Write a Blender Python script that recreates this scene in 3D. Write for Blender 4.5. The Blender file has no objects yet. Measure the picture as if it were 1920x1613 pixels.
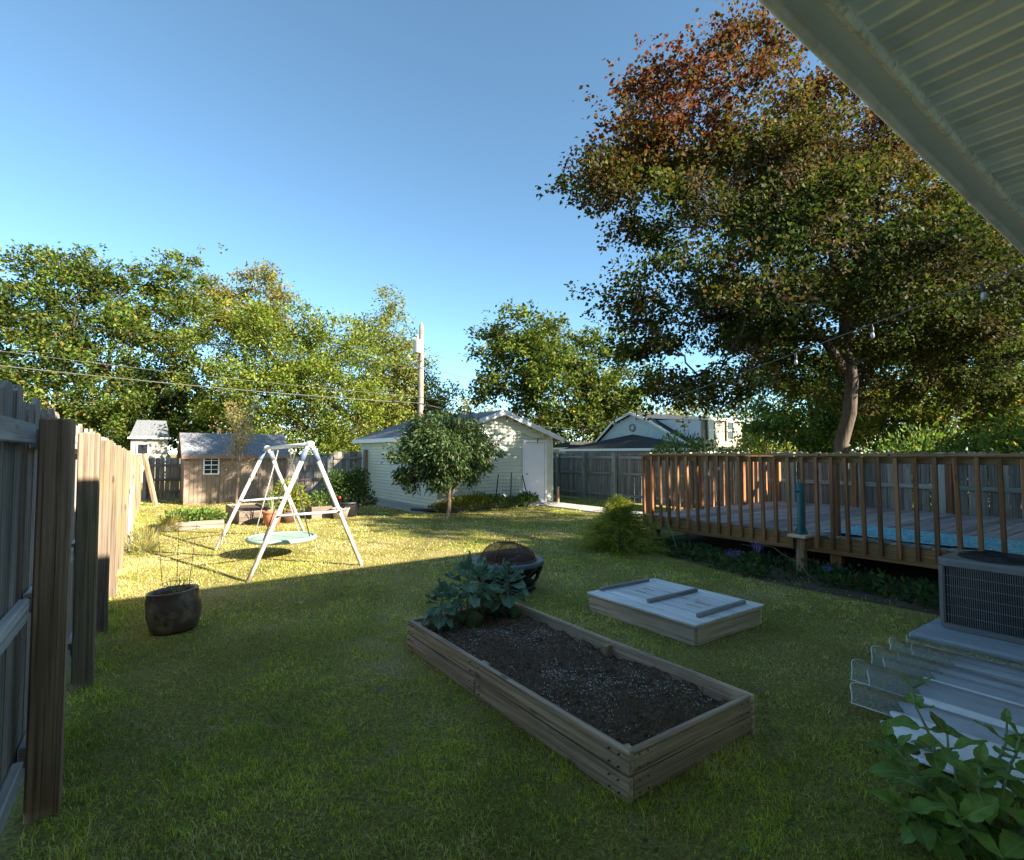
import bpy, bmesh, math, random
import numpy as np
from mathutils import Vector, Matrix, Euler

random.seed(7)
RNG = np.random.default_rng(7)
R = math.radians
scene = bpy.context.scene
COL = scene.collection

# ------------------------------------------------------------------ camera
CAM_H, YAW, PITCH, FOC = 1.62, R(35.4), math.atan(43.5 / 1000), 1000.0
cam_d = bpy.data.cameras.new('camera')
cam = bpy.data.objects.new('camera', cam_d)
COL.objects.link(cam)
cam.location = (0, 0, CAM_H)
cam.rotation_euler = (R(90) + PITCH, 0, -YAW)
cam_d.sensor_width = 36
cam_d.sensor_fit = 'HORIZONTAL'
cam_d.lens = 36 * FOC / 1920
cam_d.clip_start = 0.05
cam_d.clip_end = 2000
scene.camera = cam

# ------------------------------------------------------------------ sky + sun
SUN_EL = R(26.0)
SUN_AZ = math.atan2(0.48, -0.877)          # clockwise from +Y
w = bpy.data.worlds.new('World'); scene.world = w; w.use_nodes = True
nt = w.node_tree; nt.nodes.clear()
sk = nt.nodes.new('ShaderNodeTexSky'); sk.sky_type = 'NISHITA'; sk.sun_disc = False
sk.sun_elevation = SUN_EL; sk.sun_rotation = SUN_AZ
sk.altitude = 900; sk.air_density = 0.7; sk.dust_density = 0.2; sk.ozone_density = 8.0
bg = nt.nodes.new('ShaderNodeBackground'); bg.inputs[1].default_value = 0.095
wo = nt.nodes.new('ShaderNodeOutputWorld')
tn = nt.nodes.new('ShaderNodeMix'); tn.data_type = 'RGBA'; tn.blend_type = 'MULTIPLY'; tn.inputs[0].default_value = 1.0; tn.inputs[7].default_value = (1.07, 0.89, 0.58, 1)
nt.links.new(sk.outputs[0], tn.inputs[6]); nt.links.new(tn.outputs[2], bg.inputs[0]); nt.links.new(bg.outputs[0], wo.inputs[0])

sd = bpy.data.lights.new('sun', 'SUN'); sd.energy = 3.2; sd.angle = R(0.55); sd.color = (1.0, 0.91, 0.76)
sun = bpy.data.objects.new('sun', sd); COL.objects.link(sun)
tosun = Vector((math.sin(SUN_AZ) * math.cos(SUN_EL), math.cos(SUN_AZ) * math.cos(SUN_EL), math.sin(SUN_EL)))
sun.rotation_euler = (-tosun).to_track_quat('-Z', 'Y').to_euler()
sun.location = tosun * 60

vs = scene.view_settings
vs.view_transform = 'Standard'; vs.look = 'None'; vs.exposure = 2.66; vs.gamma = 1.0
vs.use_curve_mapping = False
try:
    scene.cycles.max_bounces = 8; scene.cycles.transparent_max_bounces = 24
    scene.cycles.use_denoising = True
except Exception:
    pass

# survey helper: a photo bearing plus a distance gives a place in the yard
_F = np.array([math.sin(YAW) * math.cos(PITCH), math.cos(YAW) * math.cos(PITCH), math.sin(PITCH)])
_R = np.array([math.cos(YAW), -math.sin(YAW), 0.0]); _U = np.cross(_R, _F)
def at(px, py, d):
    return np.array([0, 0, CAM_H]) + d * (_F + _R * (px - 960) / FOC - _U * (py - 806.5) / FOC)

# ------------------------------------------------------------------ materials
def new_mat(name):
    m = bpy.data.materials.new(name); m.use_nodes = True
    n = m.node_tree.nodes; b = n['Principled BSDF']
    return m, m.node_tree, n, b
def lk(t, a, b): t.links.new(a, b)
def mixrgb(t, fac, a, b, mode='MIX'):
    x = t.nodes.new('ShaderNodeMix'); x.data_type = 'RGBA'; x.blend_type = mode
    for sock, v in ((x.inputs[0], fac), (x.inputs[6], a), (x.inputs[7], b)):
        if hasattr(v, 'links'): lk(t, v, sock)
        elif isinstance(v, (int, float)): sock.default_value = v
        else: sock.default_value = (*v, 1)
    return x.outputs[2]
def noise(t, vec, scale, detail=4, rough=0.55):
    x = t.nodes.new('ShaderNodeTexNoise'); x.inputs['Scale'].default_value = scale
    x.inputs['Detail'].default_value = detail; x.inputs['Roughness'].default_value = rough
    if vec is not None: lk(t, vec, x.inputs['Vector'])
    return x.outputs['Fac']
def ramp(t, fac, stops):
    x = t.nodes.new('ShaderNodeValToRGB'); e = x.color_ramp.elements
    while len(e) < len(stops): e.new(0.5)
    for i, (p, c) in enumerate(stops):
        e[i].position = p; e[i].color = (*c, 1) if len(c) == 3 else c
    lk(t, fac, x.inputs[0]); return x.outputs[0]
def bump(t, h, strength, dist, b):
    x = t.nodes.new('ShaderNodeBump'); x.inputs['Strength'].default_value = strength
    x.inputs['Distance'].default_value = dist
    lk(t, h, x.inputs['Height']); lk(t, x.outputs[0], b.inputs['Normal'])
def coords(t, kind='Object', scale=(1, 1, 1), rnd=True):
    tc = t.nodes.new('ShaderNodeTexCoord'); mp = t.nodes.new('ShaderNodeMapping')
    mp.inputs['Scale'].default_value = scale
    src = tc.outputs[kind]
    if rnd:
        oi = t.nodes.new('ShaderNodeObjectInfo'); mu = t.nodes.new('ShaderNodeMath'); mu.operation = 'MULTIPLY'
        mu.inputs[1].default_value = 37.0; lk(t, oi.outputs['Random'], mu.inputs[0])
        va = t.nodes.new('ShaderNodeVectorMath'); va.operation = 'ADD'
        lk(t, src, va.inputs[0]); lk(t, mu.outputs[0], va.inputs[1]); src = va.outputs[0]
    lk(t, src, mp.inputs[0]); return mp.outputs[0]
def rnd_value(t, lo, hi):
    oi = t.nodes.new('ShaderNodeObjectInfo'); mr = t.nodes.new('ShaderNodeMapRange')
    mr.inputs[3].default_value = lo; mr.inputs[4].default_value = hi
    lk(t, oi.outputs['Random'], mr.inputs[0]); return mr.outputs[0]
def hsv(t, col, val=None, sat=1.0, hue=0.5):
    x = t.nodes.new('ShaderNodeHueSaturation'); lk(t, col, x.inputs['Color'])
    x.inputs['Saturation'].default_value = sat; x.inputs['Hue'].default_value = hue
    if val is not None:
        if hasattr(val, 'links'): lk(t, val, x.inputs['Value'])
        else: x.inputs['Value'].default_value = val
    return x.outputs[0]

def wood(name, dark, light, axis='z', grain=38, rough=0.8, var=(0.72, 1.2), stain=None, stain_amt=0.5):
    m, t, n, b = new_mat(name)
    sc = [grain] * 3; sc['xyz'.index(axis)] = 1.3
    v = coords(t, scale=tuple(sc))
    g = noise(t, v, 1.0, 6, 0.6)
    c = ramp(t, g, [(0.34, dark), (0.5, tuple((a + c2) / 2 for a, c2 in zip(dark, light))), (0.66, light)])
    sc2 = [grain * 2.6] * 3; sc2['xyz'.index(axis)] = 0.9
    g2 = noise(t, coords(t, scale=tuple(sc2)), 1.0, 3, 0.6)
    c = mixrgb(t, ramp(t, g2, [(0.36, (0.8,) * 3), (0.47, (0, 0, 0))]), c, tuple(x * 0.5 for x in dark))
    v2 = coords(t, scale=tuple(4.0 if i != 'xyz'.index(axis) else 1.2 for i in range(3)))
    s = noise(t, v2, 1.0, 5, 0.6)
    st = stain or tuple(x * 0.55 for x in dark)
    c = mixrgb(t, ramp(t, s, [(0.45, (0, 0, 0)), (0.72, (stain_amt,) * 3)]), c, st)
    vo = t.nodes.new('ShaderNodeTexVoronoi'); vo.inputs['Scale'].default_value = 1.0
    v3 = coords(t, scale=tuple(7.0 if i != 'xyz'.index(axis) else 2.2 for i in range(3)))
    lk(t, v3, vo.inputs['Vector'])
    c = mixrgb(t, ramp(t, vo.outputs['Distance'], [(0.06, (0.75,) * 3), (0.13, (0, 0, 0))]), c, tuple(x * 0.45 for x in dark))
    rv = t.nodes.new('ShaderNodeMath'); rv.operation = 'MULTIPLY'; rv.inputs[1].default_value = 1.3; lk(t, rnd_value(t, *var), rv.inputs[0])
    lk(t, hsv(t, c, rv.outputs[0]), b.inputs['Base Color'])
    b.inputs['Roughness'].default_value = rough; b.inputs['Specular IOR Level'].default_value = 0.25
    bump(t, g2, 0.5, 0.003, b)
    return m
def paint(name, col, rough=0.6, var=0.12, scale=6.0, bumps=0.0, metal=0.0, dirt=None, dirt_amt=0.4, spec=0.35, dscale=3.0, bscale=60.0):
    m, t, n, b = new_mat(name)
    v = coords(t, rnd=True)
    f = noise(t, v, scale, 5)
    c = ramp(t, f, [(0.3, tuple(x * (1 - var) for x in col)), (0.7, tuple(min(1, x * (1 + var)) for x in col))])
    if dirt:
        d = noise(t, v, dscale, 6, 0.65)
        c = mixrgb(t, ramp(t, d, [(0.48, (0, 0, 0)), (0.66, (dirt_amt,) * 3)]), c, dirt)
    lk(t, c, b.inputs['Base Color'])
    b.inputs['Roughness'].default_value = rough; b.inputs['Metallic'].default_value = metal
    b.inputs['Specular IOR Level'].default_value = spec
    if bumps: bump(t, noise(t, v, bscale, 3), bumps, 0.003, b)
    return m
def leafmat(name, trans=0.35, rough=0.5, tint=(1.0, 1.0, 0.6), spec=0.3):
    m, t, n, b = new_mat(name)
    a = n.new('ShaderNodeAttribute'); a.attribute_name = 'Col'
    lk(t, a.outputs['Color'], b.inputs['Base Color'])
    b.inputs['Roughness'].default_value = rough; b.inputs['Specular IOR Level'].default_value = spec
    tr = n.new('ShaderNodeBsdfTranslucent')
    lk(t, mixrgb(t, 1.0, a.outputs['Color'], tuple(1.5 * x for x in tint), 'MULTIPLY'), tr.inputs[0])
    mx = n.new('ShaderNodeMixShader'); mx.inputs[0].default_value = trans
    lk(t, b.outputs[0], mx.inputs[1]); lk(t, tr.outputs[0], mx.inputs[2])
    lk(t, mx.outputs[0], n['Material Output'].inputs[0])
    return m
def bigleaf(name, dark, light, vein, trans=0.25, axis_scale=18, spots=None):
    """a broad leaf: blade colour, pale midrib and side veins in object space (leaf lies along +X)"""
    m, t, n, b = new_mat(name)
    tc = n.new('ShaderNodeTexCoord'); sp = n.new('ShaderNodeSeparateXYZ'); lk(t, tc.outputs['Object'], sp.inputs[0])
    ab = n.new('ShaderNodeMath'); ab.operation = 'ABSOLUTE'; lk(t, sp.outputs['Y'], ab.inputs[0])
    v = coords(t); f = noise(t, v, 14, 4)
    c = ramp(t, f, [(0.3, dark), (0.7, light)])
    if spots:
        c = mixrgb(t, ramp(t, noise(t, v, 9, 5, 0.7), [(0.56, (0, 0, 0)), (0.68, (0.8,) * 3)]), c, spots)
    ad = n.new('ShaderNodeMath'); ad.operation = 'SUBTRACT'; lk(t, sp.outputs['X'], ad.inputs[0]); lk(t, ab.outputs[0], ad.inputs[1])
    ml = n.new('ShaderNodeMath'); ml.operation = 'MULTIPLY'; ml.inputs[1].default_value = 55; lk(t, ad.outputs[0], ml.inputs[0])
    fr = n.new('ShaderNodeMath'); fr.operation = 'FRACT'; lk(t, ml.outputs[0], fr.inputs[0])
    sv = ramp(t, fr.outputs[0], [(0.0, (0.55,) * 3), (0.10, (0, 0, 0))])
    c = mixrgb(t, sv, c, vein)
    mr = ramp(t, ab.outputs[0], [(0.0, (0.9,) * 3), (0.004, (0, 0, 0))])
    c = mixrgb(t, mr, c, vein)
    c = hsv(t, c, rnd_value(t, 0.75, 1.25))
    lk(t, c, b.inputs['Base Color']); b.inputs['Roughness'].default_value = 0.5
    tr = n.new('ShaderNodeBsdfTranslucent'); lk(t, c, tr.inputs[0])
    mx = n.new('ShaderNodeMixShader'); mx.inputs[0].default_value = trans
    lk(t, b.outputs[0], mx.inputs[1]); lk(t, tr.outputs[0], mx.inputs[2]); lk(t, mx.outputs[0], n['Material Output'].inputs[0])
    bump(t, sv, -0.3, 0.003, b)
    return m

MT = {}
MT['fence_near'] = wood('weathered_fence_picket', (0.15, 0.12, 0.1), (0.38, 0.32, 0.275), 'z', 42, var=(0.65, 1.2), stain=(0.15, 0.145, 0.125), stain_amt=0.6)
MT['fence_post'] = wood('treated_post', (0.105, 0.075, 0.052), (0.225, 0.17, 0.125), 'z', 40, var=(0.8, 1.15), stain=(0.24, 0.20, 0.05), stain_amt=0.5)
MT['fence_post_grey'] = wood('grey_post', (0.2, 0.115, 0.07), (0.4, 0.265, 0.175), 'z', 40, var=(0.85, 1.1))
MT['fence_rail'] = wood('grey_rail', (0.34, 0.31, 0.285), (0.58, 0.54, 0.5), 'y', 45)
MT['fence_rail_x'] = wood('grey_rail_x', (0.12, 0.10, 0.085), (0.28, 0.24, 0.2), 'x', 45)
MT['fence_far'] = wood('dark_fence_picket', (0.13, 0.11, 0.09), (0.3, 0.26, 0.22), 'z', 40, var=(0.6, 1.3), stain=(0.09, 0.10, 0.08))
MT['fence_far_post'] = wood('grey_green_post', (0.19, 0.19, 0.155), (0.4, 0.39, 0.33), 'z', 40)
MT['fence_far_rail'] = wood('grey_green_rail', (0.18, 0.18, 0.15), (0.37, 0.36, 0.3), 'y', 40)
MT['deck_z'] = wood('stained_deck_z', (0.13, 0.05, 0.02), (0.31, 0.135, 0.055), 'z', 42, rough=0.6, var=(0.65, 1.3), stain=(0.12, 0.09, 0.03), stain_amt=0.6)
MT['deck_y'] = wood('stained_deck_y', (0.14, 0.068, 0.024), (0.3, 0.16, 0.062), 'y', 42, rough=0.6, stain=(0.12, 0.105, 0.03), stain_amt=0.7)
MT['deck_x'] = wood('stained_deck_x', (0.14, 0.068, 0.024), (0.3, 0.16, 0.062), 'x', 42, rough=0.6, stain=(0.12, 0.105, 0.03), stain_amt=0.7)
MT['deck_floor'] = wood('grey_deck_floor', (0.17, 0.15, 0.14), (0.38, 0.335, 0.31), 'x', 42, rough=0.7, var=(0.7, 1.25))
MT['bed_y'] = wood('bed_board_y', (0.27, 0.185, 0.125), (0.56, 0.42, 0.3), 'y', 40, var=(0.8, 1.2), stain=(0.12, 0.09, 0.07))
MT['bed_x'] = wood('bed_board_x', (0.24, 0.165, 0.11), (0.48, 0.355, 0.25), 'x', 40, var=(0.8, 1.15), stain=(0.12, 0.09, 0.07))
MT['bed_z'] = wood('bed_post', (0.28, 0.19, 0.12), (0.5, 0.36, 0.24), 'z', 40)
MT['lid_y'] = wood('silvered_plank', (0.52, 0.515, 0.5), (0.74, 0.735, 0.72), 'y', 45, rough=0.55, var=(0.9, 1.1), stain=(0.40, 0.33, 0.24), stain_amt=0.35)
MT['lid_side_y'] = wood('box_side_y', (0.42, 0.32, 0.23), (0.68, 0.55, 0.43), 'y', 40)
MT['lid_side_x'] = wood('box_side_x', (0.38, 0.3, 0.21), (0.62, 0.51, 0.39), 'x', 40)
MT['batten'] = wood('grey_batten', (0.2, 0.195, 0.19), (0.36, 0.35, 0.34), 'x', 40)
MT['planter'] = wood('planter_board', (0.13, 0.095, 0.07), (0.27, 0.215, 0.17), 'x', 40)
MT['raw_z'] = wood('raw_post', (0.18, 0.12, 0.07), (0.34, 0.24, 0.15), 'z', 30, var=(0.9, 1.1))
MT['raw_x'] = wood('raw_plank', (0.40, 0.29, 0.18), (0.62, 0.48, 0.33), 'x', 30, var=(0.9, 1.1))
MT['pole'] = wood('pole_wood', (0.13, 0.105, 0.085), (0.27, 0.235, 0.195), 'z', 14)

MT['siding'] = paint('sage_vinyl_siding', (0.64, 0.66, 0.52), 0.5, 0.05, 3, dirt=(0.36, 0.36, 0.27), dirt_amt=0.25)
MT['trim_white'] = paint('white_trim', (0.78, 0.78, 0.76), 0.45, 0.04, 3, dirt=(0.55, 0.52, 0.45), dirt_amt=0.25)
MT['door_white'] = paint('white_door', (0.80, 0.81, 0.83), 0.4, 0.03, 2)
MT['shed_wall'] = paint('tan_panel_siding', (0.275, 0.205, 0.145), 0.65, 0.08, 4, dirt=(0.40, 0.31, 0.22), dirt_amt=0.3)
MT['shed_trim'] = paint('brown_trim', (0.30, 0.19, 0.145), 0.6, 0.1, 5)
MT['glass'] = paint('dark_window_glass', (0.02, 0.022, 0.025), 0.06, 0.1, 2, spec=0.6)
MT['shingle_grey'] = paint('grey_shingle', (0.22, 0.225, 0.235), 0.85, 0.35, 18, bumps=0.6, dirt=(0.13, 0.13, 0.13), dirt_amt=0.6, bscale=90)
MT['shingle_blue'] = paint('slate_blue_shingle', (0.145, 0.155, 0.17), 0.85, 0.3, 18, bumps=0.6, bscale=90)
MT['shingle_black'] = paint('black_shingle', (0.035, 0.033, 0.032), 0.85, 0.3, 14, bumps=0.5, dirt=(0.09, 0.08, 0.07), dirt_amt=0.5)
MT['house_blue'] = paint('pale_blue_siding', (0.44, 0.52, 0.54), 0.55, 0.05, 3)
MT['house_white'] = paint('white_vertical_siding', (0.60, 0.63, 0.66), 0.55, 0.05, 3)
MT['house_cream'] = paint('cream_siding', (0.33, 0.30, 0.22), 0.6, 0.1, 4, dirt=(0.3, 0.27, 0.2), dirt_amt=0.5)
MT['grey_house'] = paint('grey_house_siding', (0.26, 0.24, 0.22), 0.7, 0.08, 4)
MT['soffit'] = paint('sage_soffit', (0.80, 0.79, 0.68), 0.5, 0.06, 4, bumps=0.0)
MT['soffit_pebble'] = paint('pebbled_soffit', (0.70, 0.69, 0.59), 0.45, 0.08, 5, bumps=0.8, bscale=85)
MT['frieze'] = paint('sage_frieze', (0.70, 0.67, 0.56), 0.5, 0.06, 3)
MT['ledge'] = paint('mildewed_ledge', (0.80, 0.78, 0.66), 0.55, 0.12, 5, dirt=(0.30, 0.26, 0.16), dirt_amt=0.7, dscale=16)
MT['lip'] = paint('gutter_lip', (0.68, 0.62, 0.53), 0.4, 0.12, 5, dirt=(0.28, 0.22, 0.15), dirt_amt=0.5)
MT['house_wall'] = paint('house_wall', (0.74, 0.73, 0.66), 0.6, 0.05)
MT['concrete'] = paint('concrete', (0.40, 0.37, 0.33), 0.9, 0.2, 9, bumps=0.4, dirt=(0.24, 0.22, 0.17), dirt_amt=0.6)
MT['pad_blue'] = paint('blue_grey_pad', (0.32, 0.37, 0.42), 0.7, 0.12, 8, bumps=0.3, dirt=(0.3, 0.31, 0.3), dirt_amt=0.4)
MT['white_steel'] = paint('white_painted_steel', (0.60, 0.58, 0.55), 0.4, 0.1, 12, dirt=(0.33, 0.23, 0.16), dirt_amt=0.6, dscale=9)
MT['bolt'] = paint('dark_bolt', (0.09, 0.06, 0.05), 0.5, 0.2, 9)
MT['blue_plastic'] = paint('faded_blue_plastic', (0.13, 0.17, 0.25), 0.45, 0.2, 8)
MT['seat_mint'] = paint('mint_seat_fabric', (0.27, 0.38, 0.31), 0.6, 0.1, 6, dirt=(0.26, 0.36, 0.28), dirt_amt=0.5, bumps=0.2)
MT['rope'] = paint('dark_rope', (0.06, 0.055, 0.05), 0.8, 0.2, 30)
MT['chain'] = paint('pale_rope', (0.33, 0.31, 0.27), 0.7, 0.2, 30)
MT['wire'] = paint('black_cable', (0.03, 0.03, 0.03), 0.5, 0.1)
MT['wire_pale'] = paint('pale_cable', (0.10, 0.095, 0.085), 0.45, 0.1)
MT['thin_wire'] = paint('galvanised_wire', (0.14, 0.13, 0.12), 0.45, 0.3, 20, metal=0.6)
MT['steel_grey'] = paint('galvanised_grey', (0.48, 0.49, 0.50), 0.4, 0.1, 6, metal=0.3)
MT['bulb'] = paint('clear_bulb_glass', (0.33, 0.35, 0.35), 0.08, 0.05, spec=0.8)
MT['socket'] = paint('black_socket', (0.02, 0.02, 0.022), 0.5, 0.1)
MT['ac_shell'] = paint('ac_pale_metal', (0.20, 0.197, 0.19), 0.4, 0.06, 5, metal=0.1)
MT['ac_dark'] = paint('ac_coil', (0.03, 0.03, 0.031), 0.55, 0.3, 40)
MT['ac_grille'] = paint('ac_grille', (0.21, 0.21, 0.215), 0.35, 0.12, 9, metal=0.2)
MT['pit_blue'] = paint('blue_grey_enamel', (0.13, 0.155, 0.20), 0.35, 0.1, 8, dirt=(0.09, 0.075, 0.06), dirt_amt=0.5)
MT['pit_black'] = paint('black_iron', (0.022, 0.022, 0.026), 0.5, 0.3, 12, metal=0.3)
MT['rust'] = paint('rusted_wire', (0.19, 0.075, 0.035), 0.75, 0.35, 20, bumps=0.3)
MT['pot_glaze'] = paint('brown_glaze', (0.11, 0.066, 0.045), 0.28, 0.3, 6, dirt=(0.42, 0.30, 0.20), dirt_amt=0.8, dscale=5.5, spec=0.6)
MT['terracotta'] = paint('terracotta', (0.40, 0.155, 0.085), 0.8, 0.12, 7, dirt=(0.30, 0.17, 0.12), dirt_amt=0.5)
MT['brown_pot'] = paint('brown_pot', (0.12, 0.065, 0.045), 0.6, 0.15, 7)
MT['black_tub'] = paint('black_tub', (0.018, 0.018, 0.02), 0.45, 0.2, 7)
MT['teal'] = paint('teal_metal', (0.012, 0.115, 0.11), 0.4, 0.15, 7, dirt=(0.03, 0.06, 0.055), dirt_amt=0.6)
MT['white_board'] = paint('white_painted_board', (0.6, 0.59, 0.55), 0.6, 0.06, 7, dirt=(0.5, 0.46, 0.36), dirt_amt=0.5)
MT['white_plastic'] = paint('milky_plastic', (0.84, 0.85, 0.86), 0.3, 0.05, 5, dirt=(0.45, 0.42, 0.36), dirt_amt=0.35, dscale=6)
MT['soil'] = paint('dark_soil', (0.095, 0.058, 0.037), 0.95, 0.5, 25, bumps=1.0, bscale=120)
MT['perlite'] = paint('perlite', (0.75, 0.73, 0.68), 0.9, 0.2, 10)
MT['mulch'] = paint('mulch_crumb', (0.17, 0.105, 0.068), 0.95, 0.5, 30)
MT['bark'] = wood('maple_bark', (0.04, 0.03, 0.023), (0.125, 0.095, 0.072), 'z', 20, rough=0.95)
MT['bark_pale'] = wood('pale_bark', (0.19, 0.13, 0.085), (0.4, 0.3, 0.21), 'z', 22, rough=0.9)
MT['stem_green'] = paint('green_stem', (0.22, 0.27, 0.13), 0.6, 0.2, 20)
MT['stem_brown'] = paint('dry_stem', (0.17, 0.125, 0.07), 0.8, 0.3, 20)
MT['leaf'] = leafmat('tree_leaf', 0.36, 0.6, spec=0.12)
MT['leaf_glossy'] = leafmat('glossy_leaf', 0.22, 0.45, spec=0.3)
MT['blade'] = leafmat('grass_blade', 0.42, 0.55, tint=(1.0, 1.0, 0.5))
MT['petal'] = leafmat('flower_petal', 0.3, 0.6, tint=(1, 1, 1))
MT['sprout_leaf'] = bigleaf('sprout_leaf', (0.09, 0.19, 0.11), (0.22, 0.36, 0.22), (0.50, 0.57, 0.40), 0.25)
MT['sprout_leaf_old'] = bigleaf('sprout_old_leaf', (0.05, 0.085, 0.025), (0.11, 0.15, 0.04), (0.25, 0.28, 0.13), 0.3)
MT['hyd_leaf'] = bigleaf('hydrangea_leaf', (0.12, 0.21, 0.03), (0.24, 0.38, 0.06), (0.33, 0.45, 0.12), 0.3, spots=(0.14, 0.13, 0.02))
MT['fallen'] = paint('dry_fallen_leaf', (0.24, 0.16, 0.11), 0.8, 0.3, 20)
MT['log'] = paint('charred_log', (0.21, 0.19, 0.18), 0.9, 0.3, 12)
MT['red_fruit'] = paint('ripe_tomato', (0.45, 0.03, 0.015), 0.3, 0.1)
MT['metal_roof'] = paint('grey_metal_roof', (0.34, 0.35, 0.37), 0.4, 0.12, 4, metal=0.4)

def clear_plastic():
    m, t, n, b = new_mat('clear_plastic')
    tr = n.new('ShaderNodeBsdfTransparent'); tr.inputs[0].default_value = (0.94, 0.95, 0.95, 1)
    gl = n.new('ShaderNodeBsdfGlossy'); gl.inputs['Roughness'].default_value = 0.035; gl.inputs[0].default_value = (0.95, 0.97, 1, 1)
    df = n.new('ShaderNodeBsdfDiffuse'); df.inputs[0].default_value = (0.86, 0.87, 0.88, 1)
    lw = n.new('ShaderNodeLayerWeight'); lw.inputs[0].default_value = 0.30
    a = n.new('ShaderNodeMixShader'); a.inputs[0].default_value = 0.09; lk(t, tr.outputs[0], a.inputs[1]); lk(t, df.outputs[0], a.inputs[2])
    c = n.new('ShaderNodeMixShader'); lk(t, lw.outputs[0], c.inputs[0]); lk(t, a.outputs[0], c.inputs[1]); lk(t, gl.outputs[0], c.inputs[2])
    lk(t, c.outputs[0], n['Material Output'].inputs[0]); return m
MT['clear'] = clear_plastic()
def mesh_screen():
    m, t, n, b = new_mat('rust_mesh_screen')
    tr = n.new('ShaderNodeBsdfTransparent')
    b.inputs['Base Color'].default_value = (0.085, 0.038, 0.022, 1); b.inputs['Roughness'].default_value = 0.8
    a = n.new('ShaderNodeMixShader'); a.inputs[0].default_value = 0.62
    lk(t, tr.outputs[0], a.inputs[1]); lk(t, b.outputs[0], a.inputs[2]); lk(t, a.outputs[0], n['Material Output'].inputs[0]); return m
MT['screen'] = mesh_screen()
def water_print():
    m, t, n, b = new_mat('water_print_mat')
    v = coords(t, scale=(3.0, 9.0, 1), rnd=False)
    x = t.nodes.new('ShaderNodeTexNoise'); x.inputs['Scale'].default_value = 2.2; x.inputs['Detail'].default_value = 3; x.inputs['Distortion'].default_value = 1.6
    lk(t, v, x.inputs['Vector'])
    c = ramp(t, x.outputs['Fac'], [(0.38, (0.06, 0.36, 0.46)), (0.52, (0.13, 0.50, 0.60)), (0.60, (0.55, 0.80, 0.84)), (0.66, (0.12, 0.48, 0.58))])
    lk(t, c, b.inputs['Base Color']); b.inputs['Roughness'].default_value = 0.45; return m
MT['water_mat'] = water_print()
def ground_mat():
    m, t, n, b = new_mat('lawn_ground')
    v = coords(t, rnd=False)
    a = noise(t, v, 0.8, 6, 0.6); c2 = noise(t, v, 45, 4, 0.7)
    c = ramp(t, a, [(0.35, (0.24, 0.225, 0.05)), (0.55, (0.36, 0.31, 0.095)), (0.68, (0.50, 0.39, 0.19))])
    c = mixrgb(t, ramp(t, c2, [(0.40, (0.6,) * 3), (0.60, (0, 0, 0))]), c, (0.032, 0.024, 0.010))
    lk(t, c, b.inputs['Base Color']); b.inputs['Roughness'].default_value = 0.95; b.inputs['Specular IOR Level'].default_value = 0.1
    bump(t, c2, 0.8, 0.02, b); return m
MT['ground'] = ground_mat()
MT['earth'] = paint('bare_earth', (0.075, 0.055, 0.035), 0.95, 0.4, 12, bumps=1.0, bscale=50, dirt=(0.075, 0.06, 0.04), dirt_amt=0.6)

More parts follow.
